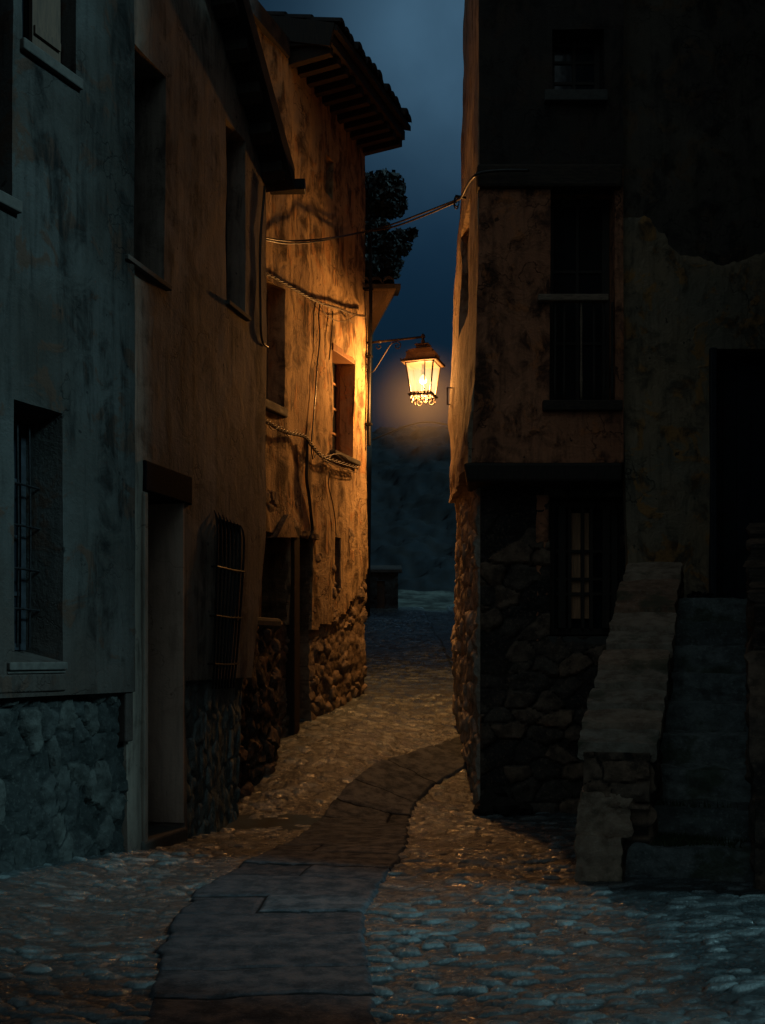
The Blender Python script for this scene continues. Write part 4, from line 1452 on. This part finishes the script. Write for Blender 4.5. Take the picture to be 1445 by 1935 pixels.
def lw(a, z, b=0.0):  # along the arm, height relative to the arm
    t3 = np.array((*Frame(A3, E3).t, 0))
    p = arm0 + n3 * a * K3 + t3 * b * K3
    return (p[0], p[1], AZ + z * K3)


def scroll(mb, c, r0, turns, start, r, sgn=1, n=26):
    pts = []
    for i in range(n + 1):
        t = i / n
        an = start + sgn * turns * 2 * math.pi * t
        rad = r0 * (1 - 0.8 * t)
        pts.append(lw(c[0] + rad * math.cos(an), c[1] + rad * math.sin(an)))
    mb.tube(pts, r, 6)


mb = MB()
mb.tube([lw(0, 0), lw(0.5, 0.0), lw(1.06, 0.004)], 0.017, 8)
for a in (0.02, 0.30):
    mb.tube([lw(a - 0.015, 0), lw(a + 0.03, 0)], 0.024, 8)
mb.tube([lw(1.03, -0.02), lw(1.03, 0.03), lw(1.03, 0.055)], [0.022, 0.03, 0.008], 8)
br = mb.build("bracket", M["lamp_iron"], lamp, True)
mb = MB()
brace = [(0.03, -0.40), (0.09, -0.46), (0.17, -0.47), (0.23, -0.43), (0.38, -0.22), (0.48, -0.08), (0.54, -0.035), (0.60, -0.03)]
mb.tube([lw(*p) for p in spline(brace, 8)], 0.008, 6)
scroll(mb, (0.605, -0.095), 0.065, 1.15, math.pi / 2, 0.008, -1)
scroll(mb, (0.30, -0.075), 0.05, 0.9, math.pi * 0.9, 0.007, 1)
scroll(mb, (0.09, -0.37), 0.05, 1.0, -math.pi / 2, 0.007, 1)
mb.build("scroll", M["lamp_iron"], br, True)

ROT = math.radians(-17)
LZ0 = 0.0


def lv(u, v, z):  # lantern coordinates: u to the side, v towards the street mouth
    c, s_ = math.cos(ROT) * K3 * 0.80, math.sin(ROT) * K3 * 0.80
    z = z * K3 * 0.95
    return (LC[0] + c * u + s_ * v, LC[1] - (-s_ * u + c * v), AZ + z)


GT, GB, ZT, ZB = 0.275, 0.195, -0.455, -0.935  # glass half widths and heights


def ring(h, z):
    return [lv(-h, h, z), lv(h, h, z), lv(h, -h, z), lv(-h, -h, z)]


def loft(mb, prof, cap=True):
    R = [ring(h, z) for h, z in prof]
    v = [p for r in R for p in r]
    f = [(4 * i + k, 4 * i + (k + 1) % 4, 4 * i + 4 + (k + 1) % 4, 4 * i + 4 + k) for i in range(len(R) - 1) for k in range(4)]
    if cap:
        f += [(3, 2, 1, 0), tuple(4 * (len(R) - 1) + k for k in range(4))]
    mb.add(v, f)


mb = MB()  # stem and vented hood
loft(mb, [(0.33, -0.452), (0.35, -0.44), (0.30, -0.405), (0.275, -0.37), (0.262, -0.30), (0.235, -0.24), (0.17, -0.215), (0.165, -0.21)])
loft(mb, [(0.12, -0.215), (0.105, -0.15), (0.14, -0.14), (0.135, -0.125), (0.06, -0.11), (0.05, -0.10)])
hood = mb.build("hood", M["hood"], lamp)
mb = MB()
mb.tube([lv(0, 0, z) for z in (-0.13, -0.10, -0.07, -0.03, 0.0)], [0.05, 0.02, 0.03, 0.016, 0.02], 10)
mb.build("stem", M["lamp_iron"], hood, True)
mb = MB()  # toothed crest round the eave: one continuous zigzag band
lo_, hi_ = [], []
for side in range(4):
    for k in range(30):
        for lst, hh_, zz_ in ((lo_, 0.353, -0.448), (hi_, 0.362, -0.436 + (0.036 if k % 2 else 0.006) + (0.03 if k == 0 else 0))):
            a, b = ring(hh_, zz_)[side], ring(hh_, zz_)[(side + 1) % 4]
            t = k / 30
            lst.append([a[i] + (b[i] - a[i]) * t for i in range(3)])
n_ = len(lo_)
mb.add(lo_ + hi_, [(k, (k + 1) % n_, n_ + (k + 1) % n_, n_ + k) for k in range(n_)])
mb.build("crest", M["lamp_iron"], hood)
for (sx, sy) in ((-1, 1), (1, 1), (1, -1), (-1, -1)):
    mb = MB()
    mb.tube([lv(sx * 0.25, sy * 0.25, -0.31), lv(sx * 0.262, sy * 0.262, -0.285), lv(sx * 0.255, sy * 0.255, -0.262)], [0.006, 0.016, 0.004], 6)
    mb.build("hood_knob", M["lamp_iron"], hood)
mb = MB()  # frame: four corner bars, top and bottom rails, one glazing bar
T, B = ring(GT, ZT), ring(GB, ZB)
for k in range(4):
    mb.tube([T[k], B[k]], 0.012, 6)
    mb.tube([T[k], T[(k + 1) % 4]], 0.013, 6)
    mb.tube([B[k], B[(k + 1) % 4]], 0.014, 6)
for k in (0, 2):
    f_t = [T[k][i] + (T[(k + 1) % 4][i] - T[k][i]) * 0.70 for i in range(3)]
    f_b = [B[k][i] + (B[(k + 1) % 4][i] - B[k][i]) * 0.70 for i in range(3)]
    mb.tube([f_t, f_b], 0.008, 6)
lf = mb.build("lantern_frame", M["lamp_iron"], lamp)
mb = MB()
loft(mb, [(0.19, ZB - 0.045), (0.215, ZB - 0.045), (0.245, ZB - 0.035), (0.245, ZB - 0.02), (0.205, ZB - 0.006), (0.185, ZB - 0.006), (0.19, ZB - 0.045)], False)
base_plate = mb.build("base_plate", M["lamp_iron"], lamp)
mb = MB()
for side in range(4):
    R_ = ring(0.2, ZB - 0.05)
    a, b = Vector(R_[side]), Vector(R_[(side + 1) % 4])
    e = (b - a).normalized()
    for sg, c in ((1, 0.22), (-1, 0.78)):
        ctr = a + (b - a) * c - Vector((0, 0, 0.05))
        pts = []
        for i in range(19):
            an = math.pi / 2 + sg * 2.2 * math.pi * i / 18
            rd = 0.052 * (1 - 0.7 * i / 18)
            pts.append(ctr + e * (rd * math.cos(an)) + Vector((0, 0, rd * math.sin(an))))
        mb.tube(pts, 0.008, 6)
    mid = a + (b - a) * 0.5
    mb.tube([mid, mid - Vector((0, 0, 0.05)), mid - Vector((0, 0, 0.08))], [0.01, 0.014, 0.004], 6)
    mb.tube([a + (b - a) * 0.4 - Vector((0, 0, 0.02)), a + (b - a) * 0.5 - Vector((0, 0, 0.06)), a + (b - a) * 0.6 - Vector((0, 0, 0.02))], 0.007, 6)
mb.build("base_scrolls", M["lamp_iron"], base_plate, True)


def lamp_glass():
    m, nt, b = new_mat("lit_lantern_glass")
    nt.nodes.remove(b)
    out = nt.nodes["Material Output"]
    geo_ = N(nt, "ShaderNodeNewGeometry")
    sub = N(nt, "ShaderNodeVectorMath", operation="DISTANCE")
    nt.links.new(geo_.outputs["Position"], sub.inputs[0])
    sub.inputs[1].default_value = lv(0, 0, -0.70)
    fall = N(nt, "ShaderNodeMapRange", interpolation_type="SMOOTHERSTEP")
    fall.inputs[1].default_value, fall.inputs[2].default_value = 0.14, 0.33
    fall.inputs[3].default_value, fall.inputs[4].default_value = 1.0, 0.0
    nt.links.new(sub.outputs["Value"], fall.inputs[0])
    col = mix_c(nt, fall.outputs[0], (1.0, 0.45, 0.135), (1.0, 0.70, 0.34))
    em = N(nt, "ShaderNodeEmission")
    nt.links.new(col, em.inputs[0])
    em.inputs[1].default_value = 0.72
    tr = N(nt, "ShaderNodeBsdfTransparent")
    tr.inputs[0].default_value = (0.92, 0.88, 0.8, 1)
    ad = N(nt, "ShaderNodeAddShader")
    nt.links.new(em.outputs[0], ad.inputs[0])
    nt.links.new(tr.outputs[0], ad.inputs[1])
    nt.links.new(ad.outputs[0], out.inputs[0])
    return m


M["lamp_glass"] = lamp_glass()
for k in range(4):
    a, b, c, d = T[k], T[(k + 1) % 4], B[(k + 1) % 4], B[k]
    mk("glass_pane", [a, d, c, b], [(0, 1, 2, 3)], M["lamp_glass"], lf)
m, nt, b = new_mat("bulb_glow")
b.inputs["Base Color"].default_value = (1, 0.8, 0.5, 1)
b.inputs["Emission Color"].default_value = (1.0, 0.62, 0.25, 1)
b.inputs["Emission Strength"].default_value = 2.5
mb = MB()
mb.tube([lv(0, 0, z) for z in (-0.62, -0.64, -0.67, -0.71, -0.745, -0.765)], [0.015, 0.03, 0.05, 0.058, 0.045, 0.015], 12)
mb.build("bulb", m, lf, True)
mb = MB()
mb.tube([lv(0, 0, z) for z in (-0.45, -0.615)], 0.018, 8)
mb.build("bulb_holder", M["lamp_iron"], lf, True)
for k, (zz, en) in enumerate(((-0.80, 1.0),)):
    ld_ = bpy.data.lights.new("lamp_light", "POINT")
    ld_.energy = 330
    ld_.use_nodes = True
    _n = ld_.node_tree
    _e = _n.nodes["Emission"]
    _fo = N(_n, "ShaderNodeLightFalloff")
    _fo.inputs["Strength"].default_value = 1.0
    _fo.inputs["Smooth"].default_value = 0.0
    _q = math_n(_n, "MULTIPLY", _fo.outputs["Quadratic"], 1.3)
    _l = math_n(_n, "MULTIPLY", _fo.outputs["Linear"], 0.008)
    _n.links.new(math_n(_n, "ADD", _q, _l), _e.inputs["Strength"])
    ld_.color = (1.0, 0.445, 0.12)
    ld_.shadow_soft_size = 0.10
    lo = bpy.data.objects.new("lamp_light", ld_)
    COL.objects.link(lo)
    lo.parent = lamp
    lo.location = Vector(lv(0, 0, zz)) - Vector(tuple(arm0))

# ball of mist added behind the lantern to give the lamp its halo
m = bpy.data.materials.new("added_halo_mist")
m.use_nodes = True
nt = m.node_tree
nt.nodes.clear()
out = N(nt, "ShaderNodeOutputMaterial")
vs = N(nt, "ShaderNodeVolumeScatter")
vs.inputs["Color"].default_value = (0.9, 0.9, 0.9, 1)
tc = N(nt, "ShaderNodeTexCoord")
ln = N(nt, "ShaderNodeVectorMath", operation="LENGTH")
nt.links.new(tc.outputs["Object"], ln.inputs[0])
dn = rng_n(nt, ln.outputs["Value"], 0.05, 1.0, 0.26, 0.0)
nt.links.new(dn, vs.inputs["Density"])
nt.links.new(vs.outputs[0], out.inputs["Volume"])
MC = (LC[0] + 0.02, LC[1] + 1.15, AZ - 0.70)
mb = MB()
nn, mm = 20, 12
v, f = [], []
for i in range(mm + 1):
    th = math.pi * i / mm
    for j in range(nn):
        ph = 2 * math.pi * j / nn
        v.append((MC[0] + math.sin(th) * math.cos(ph), MC[1] + math.sin(th) * math.sin(ph), MC[2] + math.cos(th)))
f = [(i * nn + j, (i + 1) * nn + j, (i + 1) * nn + (j + 1) % nn, i * nn + (j + 1) % nn) for i in range(mm) for j in range(nn)]
me = bpy.data.meshes.new("mist")
me.from_pydata([(a - MC[0], b - MC[1], c - MC[2]) for a, b, c in v], [], f)
me.materials.append(m)
mist = bpy.data.objects.new("mist", me)
COL.objects.link(mist)
mist.location = MC
mist.scale = (1.0, 0.8, 1.0)
tag(mist, "faint ball of mist added behind the lit lantern to give its halo", "mist", None, "stuff")

# ================================================================== free cables
ST = Frame(A3, E3)


def free_cable(pts, r, label, sag=0, mat=None, name="overhead_cable"):
    mb = MB()
    mb.tube(spline(pts, 10), r, 6)
    return tag(mb.build(name, mat or M["cable"], None, True), label, "cable")


def w3(px, py, d=0.09):
    return ST.w(*ST.px(px, py, d), d)


free_cable([w3(498, 449), w3(545, 455, 0.14), w3(612, 451, 0.2), at(680, 440, 15.9), at(740, 424, 15.0), at(800, 402, 14.2), at(862, 378, 13.45)], 0.012, "upper strand of the paired overhead cable crossing the lane")
free_cable([w3(498, 453), w3(545, 460, 0.14), w3(606, 455, 0.2), at(672, 441, 15.9), at(738, 430, 15.1), at(800, 408, 14.25), at(863, 381, 13.45)], 0.012, "lower strand of the paired overhead cable crossing the lane")
c0 = at(863, 378, 13.4)
free_cable([c0, at(872, 372, 13.1), at(882, 352, 12.6), at(893, 336, 11.85), at(910, 326, 11.72), at(950, 322, 11.70), at(1000, 322, 11.70)], 0.016, "cable clamped round the upper corner beam of the jettied house")
ins = thing("cable_clamp", "small coiled cable clamp fixed to the jettied house above the lane", "clamp", c0)
mb = MB()
mb.tube([(c0[0] + 0.03 * math.cos(t), c0[1] + 0.01 * t, c0[2] + 0.06 * math.sin(t)) for t in np.linspace(0, 12, 40)], 0.008, 6)
mb.build("coil", M["iron"], ins, True)
mb = MB()
mb.tube([(c0[0] - 0.02, c0[1], c0[2] + 0.05), (c0[0] + 0.15, c0[1], c0[2] + 0.02)], 0.015, 6)
mb.build("pin", M["iron"], ins, True)
f2 = Frame(A2, (A2[0] + D2, A2[1] + 1.0))
w2 = lambda px, py, d=0.06: f2.w(*f2.px(px, py, d), d)
free_cable([w2(500, 352), w2(496, 400), w2(492, 450), w2(491, 520), w2(492, 580), w2(493, 628), w2(497, 648), w2(505, 655)], 0.014, "black cable running down the far edge of the brown house", 0, None, "wall_cable")
free_cable([at(690, 836, 30), at(730, 820, 30), at(775, 803, 30), at(815, 798, 30), at(870, 808, 30), at(940, 822, 30)], 0.022, "distant cable arching dimly across the end of the lane", 0)

# ================================================================== tree, hut, plant
TY = 30.0


def blob_leaves(lobes, count, size, seed):
    rr = random.Random(seed)
    vv, ff = [], []
    tot = sum(r[3] ** 3 for r in lobes)
    for (x, y, z, r, sq) in lobes:
        for _ in range(int(count * r ** 2 / sum(q[3] ** 2 for q in lobes))):
            while True:
                d = Vector((rr.uniform(-1, 1), rr.uniform(-1, 1), rr.uniform(-1, 1)))
                if 0.2 < d.length < 1:
                    break
            d *= (0.55 + 0.45 * rr.random()) ** 0.5
            d = d.normalized() * (rr.random() ** 0.40) * 1.08
            c = Vector((x + d.x * r, y + d.y * r, z + d.z * r * sq))
            a = Vector((rr.uniform(-1, 1), rr.uniform(-1, 1), rr.uniform(-1, 1))).normalized()
            b = a.cross(Vector((rr.uniform(-1, 1), rr.uniform(-1, 1), rr.uniform(-1, 1)))).normalized()
            s = size * rr.uniform(0.6, 1.3)
            k = len(vv)
            vv += [c - a * s, c + b * s * 0.55, c + a * s, c - b * s * 0.55]
            ff.append((k, k + 1, k + 2, k + 3))
    return vv, ff


tb = at(700, 900, TY)
tree = thing("pine_tree", "dark tree crown rising behind the tiled corner of the lamplit house", "tree", (tb[0], TY, 2.5))
lobes = []
for px_, py_, r in [(700, 375, 46), (728, 365, 36), (738, 392, 30), (700, 350, 26), (725, 350, 22), (668, 390, 50), (745, 375, 22), (690, 420, 34),
                    (700, 470, 40), (728, 460, 28), (752, 448, 20), (770, 440, 13), (779, 436, 9), (765, 462, 11), (740, 480, 18), (760, 482, 11), (735, 500, 22), (752, 495, 10), (700, 505, 34), (725, 522, 20), (745, 527, 9), (715, 440, 20)]:
    p = at(px_, py_, TY)
    lobes.append((p[0], p[1] + random.uniform(-0.4, 0.4), p[2], r * TY / F, 0.75))
v, f = blob_leaves(lobes, 14000, 0.085, 3)
mk("crown", v, f, M["leaf"], tree)
mb = MB()
mb.tube([(tb[0] - 0.3, TY, 2.0), (tb[0] - 0.2, TY, 6), (tb[0] - 0.1, TY, 10), (tb[0], TY, 12.5), (tb[0] + 0.05, TY, 14)], [0.28, 0.22, 0.17, 0.12, 0.05], 10)
for (px_, py_, h) in [(745, 470, 11), (720, 370, 12.5), (680, 390, 12.3), (735, 505, 10.4)]:
    p = at(px_, py_, TY)
    mb.tube([(tb[0] - 0.1, TY, h), ((tb[0] + p[0]) / 2, TY, (h + p[2]) / 2 + 0.1), p], [0.09, 0.06, 0.025], 7)
mb.build("trunk", M["bark"], tree, True)

HY = 33.5
hp = at(715, 1143, HY)
hut = thing("stone_hut", "small dim stone hut with a low roof at the far end of the lane", "hut", (hp[0], HY, hp[2]))
fh = Frame((at(690, 1100, HY)[0], HY), (at(752, 1100, HY)[0], HY))
zb0, zb1 = hp[2] - 0.4, at(715, 1082, HY)[2]
hs0, hs1 = fh.px(712, 1110)[0], fh.px(727, 1110)[0]
sheet("wall", fh, 0, fh.L, zb0, zb1, 0.06, M["plaster_black"], hut, [Hole(hs0, hs1, zb0, zb1 - 0.22, 0.2)], stone_disp(0.3, 0.2, 0.06, 301), edge=1.5)
mb = MB()
mb.fbox(fh, hs0, hs1, zb0, zb1 - 0.23, -0.19, -0.14)
mb.build("door", M["wood_blue"], hut)
mb = MB()
mb.hexa([fh.w(-0.12, zb1, 0.12), fh.w(fh.L + 0.12, zb1, 0.12), fh.w(fh.L + 0.12, zb1 + 0.1, -1.6), fh.w(-0.12, zb1 + 0.1, -1.6), fh.w(-0.12, zb1 + 0.08, 0.12), fh.w(fh.L + 0.12, zb1 + 0.08, 0.12), fh.w(fh.L + 0.12, zb1 + 0.35, -1.6), fh.w(-0.12, zb1 + 0.35, -1.6)])
mb.build("roof", M["tile"], hut)

pc = at(1322, 1150, 11.75)
plant = thing("wall_plant", "low dark leafy plant growing at the base of the doorway wall above the steps", "plant", (pc[0], pc[1], pc[2]))
v, f = blob_leaves([(pc[0], pc[1], pc[2] + 0.08, 0.14, 0.7), (pc[0] - 0.1, pc[1], pc[2] + 0.03, 0.1, 0.7), (pc[0] + 0.1, pc[1], pc[2] + 0.04, 0.1, 0.7)], 260, 0.045, 9)
mk("leaves", v, f, M["leaf"], plant)
mb = MB()
for k in range(5):
    mb.tube([(pc[0], pc[1], pc[2] - 0.05), (pc[0] + 0.03 * (k - 2), pc[1] - 0.02, pc[2] + 0.06), (pc[0] + 0.06 * (k - 2), pc[1] - 0.03, pc[2] + 0.13)], 0.005, 5)
mb.build("stem", M["bark"], plant)

# moss on the second step
rr = random.Random(4)
vv, ff = [], []
for _ in range(2600):
    u_ = rr.uniform(0.02, 0.40) ** 1.0
    v_ = 0.08 + abs(rr.gauss(0, 0.33))
    if v_ > 0.9:
        continue
    z_ = rise * (1 if u_ < 0.38 else 2) + 0.02
    p = Vector(pw(u_, z_, v_))
    h_ = rr.uniform(0.008, 0.035)
    a = rr.uniform(0, 6.28)
    w_ = rr.uniform(0.004, 0.010)
    k = len(vv)
    vv += [p + Vector((w_ * math.cos(a), w_ * math.sin(a), -0.03)), p - Vector((w_ * math.cos(a), w_ * math.sin(a), 0.03)), p + Vector((rr.uniform(-0.015, 0.015), rr.uniform(-0.015, 0.015), h_))]
    ff.append((k, k + 1, k + 2))
mo = mk("moss", vv, ff, M["moss"])
tag(mo, "dark green moss covering the lowest step beside the parapet foot", "moss", None, "stuff")

# ================================================================== sky, moonlight, camera
SUN_EL, SUN_AZ = math.radians(42), None
moon_dir = Vector((0.75, -0.30, 0.56)).normalized()  # towards the moonlight, behind the viewer's right shoulder
world = bpy.data.worlds.new("World")
scene.world = world
world.use_nodes = True
nt = world.node_tree
bg = nt.nodes["Background"]
sky = N(nt, "ShaderNodeTexSky", sky_type="NISHITA")
sky.sun_disc = False
sky.sun_elevation = math.asin(moon_dir.z)
sky.sun_rotation = math.atan2(moon_dir.x, moon_dir.y)
tc = N(nt, "ShaderNodeTexCoord")
nrm = N(nt, "ShaderNodeVectorMath", operation="NORMALIZE")
nt.links.new(tc.outputs["Generated"], nrm.inputs[0])
sep = N(nt, "ShaderNodeSeparateXYZ")
nt.links.new(nrm.outputs[0], sep.inputs[0])
rmp = N(nt, "ShaderNodeValToRGB")
els = rmp.color_ramp.elements
stops = [(p_, tuple(0.6 * q_ for q_ in c_)) for p_, c_ in [(0.0, (0.002, 0.006, 0.012)), (0.16, (0.0035, 0.012, 0.024)), (0.24, (0.003, 0.017, 0.036)), (0.36, (0.0035, 0.023, 0.053)), (0.50, (0.004, 0.020, 0.042)), (1.0, (0.004, 0.014, 0.028))]]
while len(els) < len(stops):
    els.new(0.5)
for e, (p, c) in zip(els, stops):
    e.position = p
    e.color = (*c, 1)
nt.links.new(sep.outputs[2], rmp.inputs[0])
gd = Vector(ray(868, 60)).normalized()
dot = N(nt, "ShaderNodeVectorMath", operation="DOT_PRODUCT")
nt.links.new(nrm.outputs[0], dot.inputs[0])
dot.inputs[1].default_value = gd
pw_ = math_n(nt, "POWER", math_n(nt, "MAXIMUM", dot.outputs["Value"], 0.0), 190.0)
cl = noise_n(nt, nrm.outputs[0], 9, 5, 0.5)
pw_ = math_n(nt, "MULTIPLY", pw_, rng_n(nt, cl, 0.25, 0.75, 0.75, 1.2))
glow = mix_c(nt, pw_, (0, 0, 0), (0.044, 0.094, 0.143))
skyc = mix_c(nt, 1.0, sky.outputs[0], (0.0008, 0.0010, 0.0012), "MULTIPLY")
s1 = mix_c(nt, 1.0, rmp.outputs[0], glow, "ADD")
s2 = mix_c(nt, 1.0, s1, skyc, "ADD")
# broad sky lobe added behind the viewer to fill the dark house fronts
dot2 = N(nt, "ShaderNodeVectorMath", operation="DOT_PRODUCT")
nt.links.new(nrm.outputs[0], dot2.inputs[0])
dot2.inputs[1].default_value = Vector((0.05, -0.72, 0.70)).normalized()
gl2 = math_n(nt, "POWER", math_n(nt, "MAXIMUM", dot2.outputs["Value"], 0.0), 4.0)
s2 = mix_c(nt, 1.0, s2, mix_c(nt, gl2, (0, 0, 0), (0.150, 0.190, 0.185)), "ADD")
nt.links.new(s2, bg.inputs[0])
bg.inputs[1].default_value = 1.0

sd = bpy.data.lights.new("moonlight", "SUN")
sd.energy = 1.15
sd.angle = math.radians(9)
sd.color = (0.48, 0.9, 1.0)
so = bpy.data.objects.new("moonlight", sd)
COL.objects.link(so)
so.rotation_euler = (-moon_dir).to_track_quat("-Z", "Y").to_euler()

cam = bpy.data.cameras.new("camera")
cam.sensor_fit = "AUTO"
cam.sensor_width = 36
cam.lens = F / 1935 * 36
cam.shift_y = (HOR - 967.5) / 1935
cam.clip_end = 1000
co = bpy.data.objects.new("camera", cam)
COL.objects.link(co)
co.location = (0, 0, CAMZ)
co.rotation_euler = (math.radians(90), 0, 0)
scene.camera = co

scene.view_settings.view_transform = "Standard"
scene.view_settings.look = "None"
scene.view_settings.exposure = 0
scene.cycles.use_denoising = True
scene.cycles.max_bounces = 7
scene.cycles.diffuse_bounces = 4
scene.cycles.volume_bounces = 0
scene.cycles.transparent_max_bounces = 12
scene.cycles.sample_clamp_indirect = 4
scene.cycles.caustics_reflective = False
scene.cycles.caustics_refractive = False
